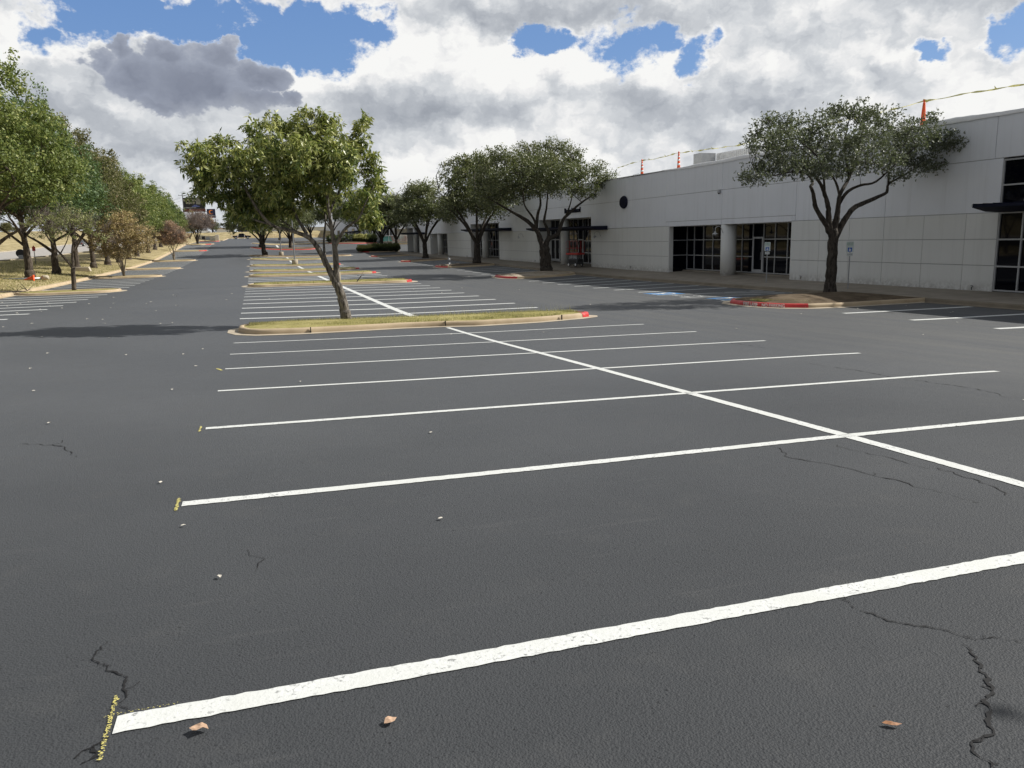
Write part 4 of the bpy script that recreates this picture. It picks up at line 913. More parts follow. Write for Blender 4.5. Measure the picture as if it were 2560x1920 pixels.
# dead branch on the kerb at the left edge and on the second island
def branch(pts, rad, name, lab, twigs=5, seed=1):
    r = random.Random(seed); m = MB().tube(pts, rad, 6)
    for k in range(twigs):
        a = Vector(pts[r.randrange(1, len(pts))]); d = Vector((r.uniform(-1, 1), r.uniform(-1, 1), r.uniform(0, .6))).normalized(); L = r.uniform(.3, .9)
        m.tube([a, a+d*L*.5+Vector((0, 0, .05)), a+d*L], [.015, .01, .004], 4)
    return tag(m.build(name, M['oakbark']), lab, 'branch')
def gp(x, y, z): return LW(x, y, z)
branch([gp(-13.6, 48.2, .22), gp(-12.8, 49.5, .35), gp(-12.3, 51.0, .3), gp(-12.1, 52.4, .28)], [.05, .04, .03, .012], 'fallen_branch', 'tangle of dark dead branches on the kerb below the lawn, left', 16, 3)
branch([gp(6.9, 51.7, .16), gp(7.2, 51.75, .5)], [.04, .03], 'fallen_branch', 'short broken branch leaning on the second island kerb', 3, 5)

# ---------------------------------------------------------------- vehicles
def vehicle(name, prof_body, prof_cab, w, loc, rz, paint, label, cat, wheelx, wr, glass_prof, lights=True, bed=None):
    t = empty(name, loc, label, cat, None, rz)
    Mx = Matrix(((1, 0, 0, 0), (0, 0, 1, -w/2), (0, 1, 0, 0), (0, 0, 0, 1)))
    def P(o, par=t): o.parent = par; return o
    P(MB().prism(prof_body, w, Mx).build('body', paint, None, bevel=.06, seg=3))
    cb = MB(); n = len(prof_cab); V = [(x, s*(w/2-.06-.16*(z-min(p[1] for p in prof_cab))), z) for s in (-1, 1) for x, z in prof_cab]
    cb.add(V, [tuple(range(n)), tuple(range(n, 2*n))[::-1]]+[(i, n+i, n+(i+1) % n, (i+1) % n) for i in range(n)])
    cab = P(cb.build('cabin', paint, None, bevel=.04, seg=2))
    g = MB()
    for s in (-1, 1):
        for q in glass_prof:
            V = [(x, s*(w/2-.045-.16*(z-min(p[1] for p in prof_cab))), z) for x, z in q]; g.add(V, [tuple(range(len(q)))[::s]])
    P(g.build('side_windows', M['glass'], None))
    for x in wheelx:
        for s in (-1, 1):
            wh = P(MB().lathe([(wr*.8, -.12), (wr, -.1), (wr, .1), (wr*.8, .12)], (x, s*(w/2-.1), wr), 24, 'Y').build('wheel', M['rubber'], None))
            P(MB().lathe([(wr*.6, -.125), (wr*.62, -.121), (wr*.62, .121), (wr*.6, .125)], (x, s*(w/2-.1), wr), 16, 'Y').build('rim', M['lgrey'], None), wh)
    x0 = min(p[0] for p in prof_body); x1 = max(p[0] for p in prof_body)
    for s in (-1, 1):
        P(MB().box((x1-.04, s*(w/2-.25), .85*wr*2), (.1, .35, .18)).build('headlight', M['white_band'], None)); P(MB().box((x0+.03, s*(w/2-.15), .95*wr*2), (.1, .18, .25)).build('tail_light', M['red'], None))
    return t
pk = mat('dark_pickup_paint', (.012, .013, .016), .25, .1)
v = vehicle('pickup_truck', [(-2.85, .55), (-2.85, 1.05), (-.9, 1.08), (2.0, 1.1), (2.75, 1.0), (2.85, .75), (2.8, .5), (2.2, .42), (-2.2, .42)], [(-1.0, 1.05), (-.85, 1.75), (.55, 1.8), (1.3, 1.1)], 2.0, LW(-2.5, 276.0, .02), R(2), pk, 'dark grey pickup truck parked across the far end of the drive', 'pickup truck', (-1.85, 1.85), .4, [[(-.8, 1.15), (-.72, 1.65), (-.1, 1.68), (-.1, 1.15)], [(0, 1.15), (0, 1.68), (.5, 1.7), (1.0, 1.18)]])
cp = mat('silver_car_paint', (.16, .17, .18), .3, .05, metal=.5)
v = vehicle('parked_car', [(-2.2, .35), (-2.25, .85), (-1.9, .95), (1.0, .95), (2.1, .75), (2.25, .5), (2.2, .3)], [(-1.7, .9), (-1.2, 1.42), (.2, 1.45), (1.1, .92)], 1.8, LW(-37.8, 212, .03), R(74), cp, 'grey car driving on the road beyond the left trees', 'car', (-1.4, 1.4), .33, [[(-1.45, .95), (-1.1, 1.34), (-.35, 1.37), (-.35, .95)], [(-.27, .95), (-.27, 1.37), (.18, 1.38), (.85, .95)]])
v['label'] = 'grey car on the road seen between the left trunks'
wc = mat('white_car_paint', (.6, .6, .6), .3, .05)
v = vehicle('parked_car', [(-2.2, .35), (-2.25, .85), (-1.9, .95), (1.0, .95), (2.1, .75), (2.25, .5), (2.2, .3)], [(-1.7, .9), (-1.2, 1.42), (.2, 1.45), (1.1, .92)], 1.8, LW(-16, 318, 1.75), R(10), wc, 'white car parked far behind the bank below the square sign', 'car', (-1.4, 1.4), .33, [[(-1.45, .95), (-1.1, 1.34), (-.35, 1.37), (-.35, .95)], [(-.27, .95), (-.27, 1.37), (.18, 1.38), (.85, .95)]])

# ---------------------------------------------------------------- far signs and poles
def frontplane(x, y, z): return Matrix(((1, 0, 0, x), (0, 0, -1, y), (0, 1, 0, z), (0, 0, 0, 1)))
t = empty('billboard', (-17, 340, 4), 'large black roadside billboard reading GAMEZ LAW FIGHTS! on a rusty post', 'billboard')
bx, by, bz = -16.2, 339.4, 18.15
MB().box((bx, 340, bz), (8.0, .8, 4.25)).build('panel', M['black'], t)
MB().box((bx, 340, 15.4), (8.4, 1.2, 1.15)).build('lower_apron', mat('rust_red', (.12, .035, .02), .7, .2), t)
MB().tube([(-17, 340.6, 3), (-17, 340.6, 15.2)], .42, 14).build('post', mat('rusty_post', (.10, .05, .035), .7, .2), t)
MB().b2(-20.6, -11.6, 339, 339.6, 14.75, 14.9).build('catwalk', M['darkgrey'], t)
tx = text_mesh('lettering', 'GÁMEZ LAW\nFIGHTS!', 1.12, mat('cream_letter', (.70, .68, .50), .6, .03), frontplane(bx-1.15, by+.17, bz+.62), t, .01, sx=.82)
text_mesh('small_print', 'ACCIDENT LAWYERS', .5, M['white_band'], frontplane(bx-1.6, by+.17, bz-1.72), t, .01)
MB().box((bx+1.75, by+.17, bz+.7), (1.7, .02, 2.3)).build('figure_panel', mat('grey_picture', (.2, .2, .17), .6, .5, 3), t)
m = MB().prism([(-1.5, 0), (1.4, 0), (1.4, .4), (.7, .5), (.3, .85), (-.5, .85), (-.9, .45), (-1.5, .35)], .02, frontplane(bx+.7, by+.15, bz-1.45)); m.build('picture_car', mat('picture_blue', (.10, .13, .32), .6, .2), t)
t = empty('square_sign', (-12, 400, 4), 'tall square navy sign with an orange crescent and white word', 'sign')
MB().box((-11.9, 400, 16.35), (3.75, .5, 4.1)).build('panel', mat('sign_navy', (.012, .018, .07), .5, .05), t)
m = MB(); V = []; F = []
for k in range(21):
    a = R(35+290*k/20); ro = 1.0; w = .55*math.sin(math.pi*(k+.6)/21.2)
    V += [(ro*math.cos(a), ro*math.sin(a), 0), ((ro-w)*math.cos(a), (ro-w)*math.sin(a), 0)]
    if k: F.append((2*k-2, 2*k-1, 2*k+1, 2*k))
V = [frontplane(-11.9, 399.72, 16.95) @ Vector(q) for q in V]
MB().add(V, F).build('crescent', mat('sign_orange', (.75, .22, .03), .5, .25, .6), t)
text_mesh('lettering', 'Comfort', .85, M['white_band'], frontplane(-11.9, 399.72, 15.25), t, .01, sx=1.0); MB().box((-11.9, 399.72, 14.65), (2.4, .02, .2)).build('underline', M['red'], t)
MB().tube([(-12.2, 400, 3), (-11.9, 400, 14.4)], .3, 10).build('post', M['navy'], t)
for k, (x, y, zt, w, lab) in enumerate(((-19.5, 330, 21.3, 1.8, 'utility pole with crossarm left of the black billboard'), (-12.9, 352, 16.0, 1.6, 'utility pole just behind the right edge of the billboard'), (-10.8, 420, 14.5, 1.6, 'short far utility pole between the two roadside signs'), (-6, 430, 12.5, 1.2, 'short far pole right of the square sign'))):
    t = empty('utility_pole', (x, y, 3), lab, 'utility pole', 'utility poles along the road'); MB().tube([(x, y, 2), (x, y, zt)], [.2, .13], 8).build('pole', M['darkgrey'], t); m = MB().box((x, y, zt-.7), (w*1.6, .12, .14))
    for s in (-.7, 0, .7): m.box((x+s*w, y, zt-.5), (.1, .1, .3))
    m.build('crossarm', M['darkgrey'], t)
t = empty('power_lines', (-30, 200, 9), 'thin power lines crossing behind the nearest left trunk', 'power lines')
for k, (z0, dx) in enumerate(((9.0, 0), (8.7, 0), (6.2, 1), (7.7, .5))):
    MB().tube([(-60+dx, 100, z0+4), (-50+dx, 150, z0+1.6), (-40, 210, z0+1.0), (-30, 270, z0+3), (-20, 330, z0+11)], .03, 4).build('cable', M['darkgrey'], t)

# ---------------------------------------------------------------- end of the drive: walls, mailbox, fence posts, pale kerbs
t = empty('stone_wall', LW(-9.6, 243), 'low white limestone retaining wall above the pink kerb at the far left', 'wall')
V = []; F = []; P = [(-16.8, 288, 1.4), (-12.6, 262, 1.4), (-9.6, 243, 1.4), (-8.6, 234, 1.45)]
m = MB(); r = random.Random(4)
for (x0, y0, h0), (x1, y1, h1) in zip(P, P[1:]):
    n = int(math.hypot(x1-x0, y1-y0)/.55)
    for k in range(n):
        for j in range(4):
            f = (k+.5*(j % 2))/n; x = x0+(x1-x0)*f; y = y0+(y1-y0)*f; h = (h0+(h1-h0)*f)/4; q = LW(x, y, h*(j+.5)); m.box(q+Vector((0, r.uniform(-.03, .03), 0)), (.53, .5, h*.95), Matrix.Rotation(math.atan2(y1-y0, x1-x0), 3, 'Z'))
m.build('stone_blocks', mat('white_limestone', (.55, .52, .43), .8, .2, 2, .3, 5), t)
ps = LW(-8.5, 233.4); MB().b2(ps.x-.5, ps.x+.5, ps.y-.5, ps.y+.5, ps.z, ps.z+1.75).build('end_pier', mat('pale_limestone', (.6, .57, .48), .8, .08), t, bevel=.05)
island([(-13, 231.5), (-9.0, 226), (-8.2, 226.3), (-8.0, 228), (-8.0, 234), (-9.2, 243), (-13, 264)], 'pink red kerb below the limestone wall at the far left', fill='grass', red=lambda x, y: True, gutter=.5)
island([(-13, 268), (-8.6, 243), (-7.3, 242), (-7.2, 291), (-13, 291)], 'pale kerbed grass corner behind the limestone wall', fill='grass')
p = LW(-11.2, 224, .1); t = empty('mailbox', p, 'black box on a post with a small grey sign beside the pink kerb', 'mailbox')
MB().box(p+Vector((-.3, 0, 1.0)), (.8, .6, .75)).build('box', M['black'], t, bevel=.04); MB().box(p+Vector((0, 0, .4)), (.12, .12, .9)).build('post', M['darkgrey'], t); MB().box(p+Vector((.75, 0, .8)), (.9, .08, .7)).build('grey_panel', M['steel'], t)
for k, (x, lab) in enumerate(((-5.5, 'a'), (-3.7, 'b'), (-1.6, 'c'))):
    p = LW(x, 272.5); t = empty('barrier_post', p, ['slim white barrier post left of the dark pickup', 'slim white barrier post before the pickup door', 'slim white barrier post before the pickup rear wheel'][k], 'barrier post', 'white barrier posts at the far end of the drive')
    MB().lathe([(.07, 0), (.07, 1.25), (.03, 1.3)], p, 10).build('tube', M['white_band'], t); MB().lathe([(.074, .5), (.074, .75)], p, 10).build('red_band', M['red'], t)
t = empty('mesh_fence', LW(10, 300), 'low faded orange plastic fence along the foot of the grass bank', 'fence')
m = MB(); mm = MB()
for k in range(26):
    x = -6+k*1.6; p = LW(x, 294, .1); mm.tube([p, p+Vector((0, 0, 1.2))], .04, 5)
    if k < 25:
        for j in range(6): q = LW(x+1.6, 294, .1); m.tube([p+Vector((0, 0, .15+j*.17)), q+Vector((0, 0, .15+j*.17))], .014, 3)
m.build('netting', mat('faded_orange', (.55, .25, .12), .7, .1), t); mm.build('fence_posts', mat('tan_stake', (.4, .28, .18), .7, .1), t)
V = []; F = []
island([(9, 205), (40, 205), (40, 206), (9, 206)], 'long pale kerb strip in front of the grass bank', fill='gutter', gutter=.6, mound=0)

# ---------------------------------------------------------------- far buildings
def simple_building(name, lab, x0, x1, y0, y1, z0, z1, wm, roof=None, wins=(), ribs=0, cat='building', dark=()):
    t = empty(name, ((x0+x1)/2, y0, z0), lab, cat); m = MB().b2(x0, x1, y0, y1, z0, z1)
    if ribs:
        k = int((x1-x0)/ribs)
        for i in range(k): m.b2(x0+i*ribs, x0+i*ribs+.12, y0-.08, y0-.005, z0, z1-.1)
    m.build('wall', wm, t)
    MB().b2(x0-.3, x1+.3, y0-.3, y1+.3, z1+.003, z1+.3).build('roof', roof or M['lgrey'], t)
    for a, b, c, d in wins: MB().b2(a, b, y0-.06, y0-.02, c, d).build('window', M['glass'], t)
    return t
wmetal = mat('white_metal_cladding', (.60, .62, .64), .5, .04, 1); bmetal = mat('blue_metal_cladding', (.02, .03, .12), .5, .1)
simple_building('warehouse', 'long white ribbed metal warehouse behind the grass bank', 11, 75, 345, 380, 3, 7.9, wmetal, ribs=1.6)
simple_building('warehouse', 'dark blue metal shed behind the left oak of the bank', -.5, 10.5, 350, 375, 3, 7.6, bmetal, bmetal)
simple_building('far_building', 'white and rust building glimpsed right of the square sign', -12, -3, 460, 480, 3, 10.5, M['white'], mat('rust_roof', (.25, .08, .05), .7, .1))
for k, (x0, x1, y, z1, lab) in enumerate(((-108, -92, 270, 6.6, 'low white house roof on the slope left of the nearest trunk'), (-90, -76, 300, 6.6, 'second low white building on the slope left of the nearest trunk'), (-75, -55, 330, 7.8, 'white flat roofed building beyond the road between trunks'), (-150, -118, 300, 6.9, 'long cream building far beyond the road at the left edge'))):
    t = empty('roadside_building', ((x0+x1)/2, y, 3), lab, 'building', 'low pale buildings beyond the road')
    MB().b2(x0, x1, y, y+18, 2, z1-1.2).build('wall', M['white'], t); Mx = Matrix(((1, 0, 0, 0), (0, 0, 1, y-.5), (0, 1, 0, 0), (0, 0, 0, 1)))
    MB().prism([(x0-.5, z1-1.2), (x1+.5, z1-1.2), ((x0+x1)/2, z1)], 19, Mx).build('roof', M['white'], t)
# second white commercial building across the side drive
t = empty('office_building', (34, 240, 1.2), 'second pale building across the side drive, dark tall windows behind the oaks', 'building')
X2 = 33.2; m = MB(); zb = 1.0
m.b2(X2, 70, 178, 330, zb-1.2, zb+8.2); m.b2(X2, 70, 172, 177.9, zb+3.2, zb+6.4)
m.build('wall', M['wall_top'], t); m = MB()
bays = [180.5, 186, 194, 199.5, 209, 214, 224, 231, 242, 247, 258, 266, 280, 286, 300, 308]
for a, b in zip(bays[::2], bays[1::2]):
    w_ = MB().b2(X2-.12, X2-.02, a, b, zb+.1, zb+4.6).build('window', M['glass'], t); m2 = MB()
    for k in range(3): yy = a+(b-a)*k/2; m2.b2(X2-.16, X2-.121, yy-.08, yy+.08, zb+.1, zb+4.6)
    q = m2.build('mullion', M['alu'], None); q.parent = w_; 
    q.matrix_parent_inverse = Matrix.Identity(4)
for y in (183, 190.5, 204, 219, 236, 252): MB().lathe([(.5, zb-1), (.5, zb+3.5)], (X2-1.4, y, 0), 16).build('round_column', M['wall'], t, True)
MB().b2(X2-2.2, X2-.01, 179, 192, zb+3.4, zb+3.8).build('canopy', M['navy'], t); MB().b2(X2-2.2, X2-.01, 222, 256, zb+3.4, zb+3.7).build('canopy', M['navy'], t)
MB().b2(X2-.2, X2-.13, 210, 212.5, zb+.1, zb+1.6).build('yellow_notice', mat('dull_yellow', (.32, .30, .03), .6, .1), t)
# ramp wall with stone base and temporary screened fence at the side drive
t = empty('stone_base_wall', (34, 168.5, 1), 'low pale stone faced wall along the side drive', 'wall')
m = MB(); r = random.Random(8)
for k in range(46):
    for j in range(3): m.box((29.2+k*.42+.2*(j % 2), 168.6, .45+j*.3), (.40, .4, .28))
m.build('stone_blocks', mat('tan_limestone', (.50, .44, .34), .8, .22, 2.5, .3, 5), t); MB().b2(29, 48.5, 168.35, 168.9, 1.36, 1.5).build('coping', M['gutter'], t)
t = empty('screen_fence', (34, 168.6, 1.5), 'white railed fence with faded teal and red screening above the stone wall', 'fence')
m = MB()
for k in range(16): m.b2(29.1+k*1.3, 29.17+k*1.3, 168.5, 168.57, 1.5, 2.75)
m.b2(29, 48.6, 168.48, 168.59, 2.7, 2.78); m.b2(30.6, 30.7, 168.5, 168.6, 2.7, 4.4); m.b2(32.2, 32.28, 168.5, 168.6, 2.7, 4.3); m.b2(30.2, 34.6, 168.5, 168.56, 4.1, 4.17); m.build('rail', M['white_band'], t)
mt, tt, bb = newmat('faded_screen'); g = tt.n.new('ShaderNodeNewGeometry').outputs['Position']; f, _ = tt.noise(g, .5, 2, .5)
tt.l.new(tt.ramp(f, [(.3, (.30, .42, .44)), (.45, (.06, .30, .25)), (.55, (.38, .20, .17)), (.7, (.34, .40, .42))]), bb.inputs['Base Color'])
MB().b2(29.1, 48.4, 168.62, 168.64, 1.6, 2.66).build('screening', mt, t)
tag(MB().b2(25.6, 28.0, 165.6, 167.6, 1.0, 1.18).build('loading_slab', M['gutter']), 'pale concrete slab step beside the red kerb of the shrub bed', 'concrete slab')
# small litter: pale leaves and chips on the sealed asphalt
def leaf_obj(x, y, s, ang, col, lab, grp=None, curl=.25, dz=.012, cat='leaf', w=.45):
    m = MB(); pts = [(-.5, 0), (-.3, w*.6), (0, w), (.3, w*.55), (.55, .05), (.25, -w*.6), (-.05, -w*.8), (-.35, -w*.5)]
    ca, sa = math.cos(ang), math.sin(ang); p = LW(x, y, dz); V = [tuple(p+Vector((0, 0, .15*s)))]
    for i, (a, b) in enumerate(pts): V.append(tuple(p+Vector(((a*ca-b*sa)*s, (a*sa+b*ca)*s, s*curl*(abs(b)*1.2+(.3 if i in (1, 4) else 0))))))
    m.add(V, [(0, i+1, (i+1) % 8+1) for i in range(8)]); return tag(m.build('leaf', col), lab, cat, grp)
tan = mat('dry_leaf_tan', (.45, .30, .20), .6, .3, 60); tan2 = mat('dry_leaf_orange', (.40, .20, .10), .6, .3, 60); chip = mat('pale_chip', (.62, .58, .50), .7, .15, 20)
leaf_obj(.29, 2.68, .062, 2.9, tan, 'crumpled pinkish tan dry leaf just below the nearest stripe, leftmost of three', None, .5, cat='dry leaf')
leaf_obj(.93, 2.50, .047, .2, tan, 'small oval tan dry leaf below the middle of the nearest stripe', None, .35, cat='dry leaf')
leaf_obj(2.57, 1.88, .062, -.6, tan2, 'narrow orange brown dry leaf at the lower right, rightmost of three', None, .2, cat='dry leaf', w=.2)
r = random.Random(12)
CH = [(.3, 4.1), (1.6, 4.6), (.05, 5.05), (-.2, 6.2), (2.1, 7.2), (1.1, 11.5), (-1.6, 9.2), (-2.4, 12.0), (-3.2, 15.2), (-.6, 11.4), (-.5, 14.4), (-.9, 16.9), (-.6, 17.9), (-3.6, 18.2), (-2.0, 17.2), (-5.0, 16.8), (-3.0, 21.7), (-5.7, 20.5), (-6.4, 23.1), (-4.7, 22.6), (-2.0, 26.6), (-6.6, 26.6)]
CH += [(r.uniform(-12, -.5), r.uniform(26, 46)) for _ in range(48)]+[(r.uniform(.5, 17), r.uniform(5, 60)) for _ in range(22)]+[(r.uniform(17, 23), r.uniform(12, 24)) for _ in range(8)]
for x, y in CH: leaf_obj(x, y, r.uniform(.018, .03)+.0022*y, r.uniform(0, 6), chip, 'small pale dry leaf scattered on the dark asphalt', 'pale leaves scattered on the asphalt', r.uniform(.1, .5))

# ================================================================ trees and shrubs
LM = {
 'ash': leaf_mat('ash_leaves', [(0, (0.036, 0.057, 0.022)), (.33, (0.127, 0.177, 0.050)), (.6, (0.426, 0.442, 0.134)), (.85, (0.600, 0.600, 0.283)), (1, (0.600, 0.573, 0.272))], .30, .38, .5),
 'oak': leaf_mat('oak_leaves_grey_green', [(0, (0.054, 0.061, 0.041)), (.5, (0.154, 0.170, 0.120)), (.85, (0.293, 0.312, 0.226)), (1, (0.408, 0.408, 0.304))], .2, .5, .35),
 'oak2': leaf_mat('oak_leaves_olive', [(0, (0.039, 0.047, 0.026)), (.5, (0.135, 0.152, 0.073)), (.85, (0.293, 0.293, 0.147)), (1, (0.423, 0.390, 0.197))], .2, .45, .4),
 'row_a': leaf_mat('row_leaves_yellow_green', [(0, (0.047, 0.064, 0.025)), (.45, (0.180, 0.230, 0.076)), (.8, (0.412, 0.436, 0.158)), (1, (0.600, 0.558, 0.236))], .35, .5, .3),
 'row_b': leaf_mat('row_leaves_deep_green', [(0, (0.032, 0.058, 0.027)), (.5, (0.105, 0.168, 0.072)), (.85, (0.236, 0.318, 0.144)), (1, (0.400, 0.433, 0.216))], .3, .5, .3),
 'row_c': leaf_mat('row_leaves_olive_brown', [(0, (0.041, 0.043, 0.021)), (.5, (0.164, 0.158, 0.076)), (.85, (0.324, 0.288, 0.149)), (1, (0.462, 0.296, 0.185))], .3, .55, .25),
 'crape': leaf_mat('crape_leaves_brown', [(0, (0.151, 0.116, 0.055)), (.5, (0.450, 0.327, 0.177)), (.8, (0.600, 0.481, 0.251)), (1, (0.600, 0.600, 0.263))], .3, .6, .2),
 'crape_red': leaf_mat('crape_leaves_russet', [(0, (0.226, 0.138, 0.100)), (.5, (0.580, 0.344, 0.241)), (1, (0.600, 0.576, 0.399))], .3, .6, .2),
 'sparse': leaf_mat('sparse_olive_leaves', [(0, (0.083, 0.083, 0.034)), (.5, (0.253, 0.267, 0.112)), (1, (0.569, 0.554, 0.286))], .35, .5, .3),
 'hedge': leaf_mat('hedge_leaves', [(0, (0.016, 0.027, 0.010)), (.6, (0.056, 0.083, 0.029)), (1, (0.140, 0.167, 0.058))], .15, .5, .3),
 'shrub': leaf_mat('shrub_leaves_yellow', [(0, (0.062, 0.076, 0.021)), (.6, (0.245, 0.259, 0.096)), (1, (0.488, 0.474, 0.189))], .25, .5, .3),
 'twig': leaf_mat('bare_twigs', [(0, (0.103, 0.084, 0.080)), (1, (0.347, 0.284, 0.265))], .05, .8, .1)}
def leaf_cloud(blobs, n, L, Wd, seed, clump=.32, droop=.3, flat=.7, per=26, shell=2.4, out=0.0, spray=0):
    r = np.random.RandomState(seed); B = np.array([(b[0], b[1], b[2], b[3], b[5] if len(b) > 5 else b[3]*1.05, b[4]) for b in blobs], float)
    vol = (B[:, 3]*B[:, 4]*B[:, 5])**.72; pr = vol/vol.sum(); nc = max(1, n//per); k = r.choice(len(B), nc, p=pr)
    d = r.normal(size=(nc, 3)); d /= np.linalg.norm(d, axis=1)[:, None]; rad = r.uniform(0, 1, nc)**(1/shell)*r.uniform(.85, 1.10, nc)
    Cc = B[k, :3]+d*rad[:, None]*B[k, 3:6]
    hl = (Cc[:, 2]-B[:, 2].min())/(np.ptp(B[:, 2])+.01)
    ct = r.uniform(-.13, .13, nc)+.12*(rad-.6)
    ci = r.randint(0, nc, n); cs = clump*r.uniform(.55, 1.35, nc)
    off = r.normal(size=(n, 3)); off /= (np.linalg.norm(off, axis=1)[:, None]+1e-6); off *= (r.uniform(0, 1, n)**.45)[:, None]*cs[ci][:, None]; off[:, 2] *= flat
    if spray:
        gi = (np.arange(n)//spray)*spray; ci = ci[gi]; off = off[gi]+r.normal(0, L*.08, (n, 3)); 
    P = Cc[ci]+off
    ax_ = r.normal(size=(n, 3)); ax_[:, 2] -= droop*2.2; od = P-B[k[ci], :3]; ax_ += out*od; ax_ /= np.linalg.norm(ax_, axis=1)[:, None]
    up = r.normal(size=(n, 3))*.8+np.array([0.15, 0, 1.0]); s = np.cross(ax_, up); s /= (np.linalg.norm(s, axis=1)[:, None]+1e-6); nn = np.cross(s, ax_)
    l = (L*r.uniform(.6, 1.25, n))[:, None]; w = (Wd*r.uniform(.7, 1.2, n))[:, None]
    if spray: P = P+ax_*l*.5
    V = np.empty((n, 4, 3)); V[:, 0] = P-ax_*l*.5; V[:, 1] = P+s*w*.5+nn*w*.15; V[:, 2] = P+ax_*l*.5; V[:, 3] = P-s*w*.5+nn*w*.15
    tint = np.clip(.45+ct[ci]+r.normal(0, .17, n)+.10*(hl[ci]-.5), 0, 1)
    return V.reshape(-1, 3), np.arange(4*n).reshape(-1, 4), np.repeat(tint, 4), Cc
def limb_mesh(limbs, twigs=(), n=9, seed=0, rough=.06):
    m = MB(); r = random.Random(seed)
    for pts, r0, r1 in limbs:
        P = [Vector(p) for p in pts]; Q = []
        for i in range(len(P)-1):
            p0 = P[max(i-1, 0)]; p1 = P[i]; p2 = P[i+1]; p3 = P[min(i+2, len(P)-1)]
            for k in range(4):
                t = k/4; Q.append(.5*((2*p1)+(p2-p0)*t+(2*p0-5*p1+4*p2-p3)*t*t+(3*p1-p0-3*p2+p3)*t**3))
        Q.append(P[-1]); N = len(Q); rr_ = [(r0+(r1-r0)*(i/(N-1))**.8)*r.uniform(1-rough, 1+rough) for i in range(N)]
        Q = [q+Vector((r.gauss(0, 1), r.gauss(0, 1), 0))*rr_[i]*.07 for i, q in enumerate(Q)]
        m.tube(Q, rr_, n)
    for a, b, w in twigs:
        a, b = Vector(a), Vector(b); c = (a+b)/2+Vector((r.gauss(0, .06), r.gauss(0, .06), r.uniform(0, .1)))*(b-a).length
        m.tube([a, c, b], [w, w*.65, w*.25], 4, False)
    return m
def auto_twigs(limbs, Cc, n, w, seed=0, maxl=2.2):
    r = random.Random(seed); nodes = []
    for pts, r0, r1 in limbs:
        P = [Vector(p) for p in pts]
        for i in range(len(P)-1):
            for k in range(3):
                if i+k/3 >= .35*(len(P)-1): nodes.append(P[i].lerp(P[i+1], k/3))
        nodes.append(P[-1])
    idx = list(range(len(Cc))); r.shuffle(idx); out = []
    for i in idx[:n]:
        c = Vector(Cc[i]); b = min(nodes, key=lambda q: (q-c).length+.6*max(0, q.z-c.z)); d = (c-b).length
        if d > .1: out.append((b, c if d < maxl else b.lerp(c, maxl/d), w*min(1.6, .5+d*.5)))
        if d < maxl: nodes.append(b.lerp(c, .55))
    return out
def make_tree(name, label, cat, base, limbs, blobs, n, L, Wd, leafm, barkm, seed, group=None, tw=150, tww=.012, flare=True, maxl=2.2, twigcloud=None, **kw):
    t = empty(name, base, label, cat, group)
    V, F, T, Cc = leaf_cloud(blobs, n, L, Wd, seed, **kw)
    tg = auto_twigs(limbs, Cc, tw, tww, seed, maxl)
    if flare:
        b = Vector(limbs[0][0][0]); r0 = limbs[0][1]; limbs = list(limbs)+[([b+Vector((0, 0, -.12)), b+Vector((0, 0, .10)), b+Vector((0, 0, .4))], r0*1.35, r0*.98)]
    limb_mesh(limbs, tg, seed=seed).build('trunk', barkm, t, True)
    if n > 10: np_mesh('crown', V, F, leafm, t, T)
    if twigcloud:
        V, F, T, _ = leaf_cloud(blobs, *twigcloud, seed+5, clump=.5, droop=-.5, out=.5); np_mesh('twigs', V, F, LM['twig'], t, T)
    return t
# the leaning ash in the nearest island
A_T = [([(3.39, 23.76, -.75), (3.36, 23.76, -.4), (3.33, 23.76, -.1), (3.23, 23.76, .3), (3.15, 23.76, .55)], .155, .125),
 ([(3.19, 23.76, .40), (3.0, 23.76, .85), (2.83, 23.76, 1.24), (2.68, 23.76, 1.55), (2.48, 23.76, 1.81), (2.2, 23.7, 1.95), (1.87, 23.6, 2.06), (1.42, 23.46, 2.21), (1.05, 23.26, 2.7), (.78, 23.06, 3.25), (.4, 22.86, 3.71)], .105, .025),
 ([(2.5, 23.76, 1.78), (2.31, 23.96, 2.16), (2.14, 24.16, 2.56), (2.03, 24.36, 3.17), (1.75, 24.56, 3.87), (1.47, 24.66, 4.51)], .06, .015),
 ([(2.88, 23.76, 1.10), (2.9, 23.96, 1.41), (2.93, 24.16, 1.76), (3.04, 24.36, 2.47), (2.9, 24.56, 3.13), (2.71, 24.76, 3.89)], .05, .012),
 ([(3.17, 23.76, .44), (3.21, 23.76, 1.14), (3.18, 23.76, 1.58), (3.14, 23.76, 2.01), (3.08, 23.66, 2.53), (3.02, 23.46, 3.28), (2.98, 23.36, 4.09), (2.96, 23.36, 4.91)], .10, .015),
 ([(3.19, 23.76, 1.52), (3.46, 23.56, 2.0), (3.71, 23.36, 2.21), (3.86, 23.16, 2.33), (4.08, 22.96, 2.82), (4.3, 22.86, 3.23)], .06, .012),
 ([(3.08, 23.66, 2.53), (3.46, 24.06, 3.14), (3.97, 24.26, 3.76), (4.29, 24.36, 4.51), (4.38, 24.36, 5.16)], .045, .01),
 ([(1.42, 23.46, 2.21), (1.0, 23.5, 2.35), (.6, 23.6, 2.6), (.1, 23.6, 3.0), (-.3, 23.5, 3.4)], .035, .01), ([(2.2, 23.7, 1.95), (1.6, 24.3, 2.5), (1.2, 24.6, 3.0)], .03, .01)]
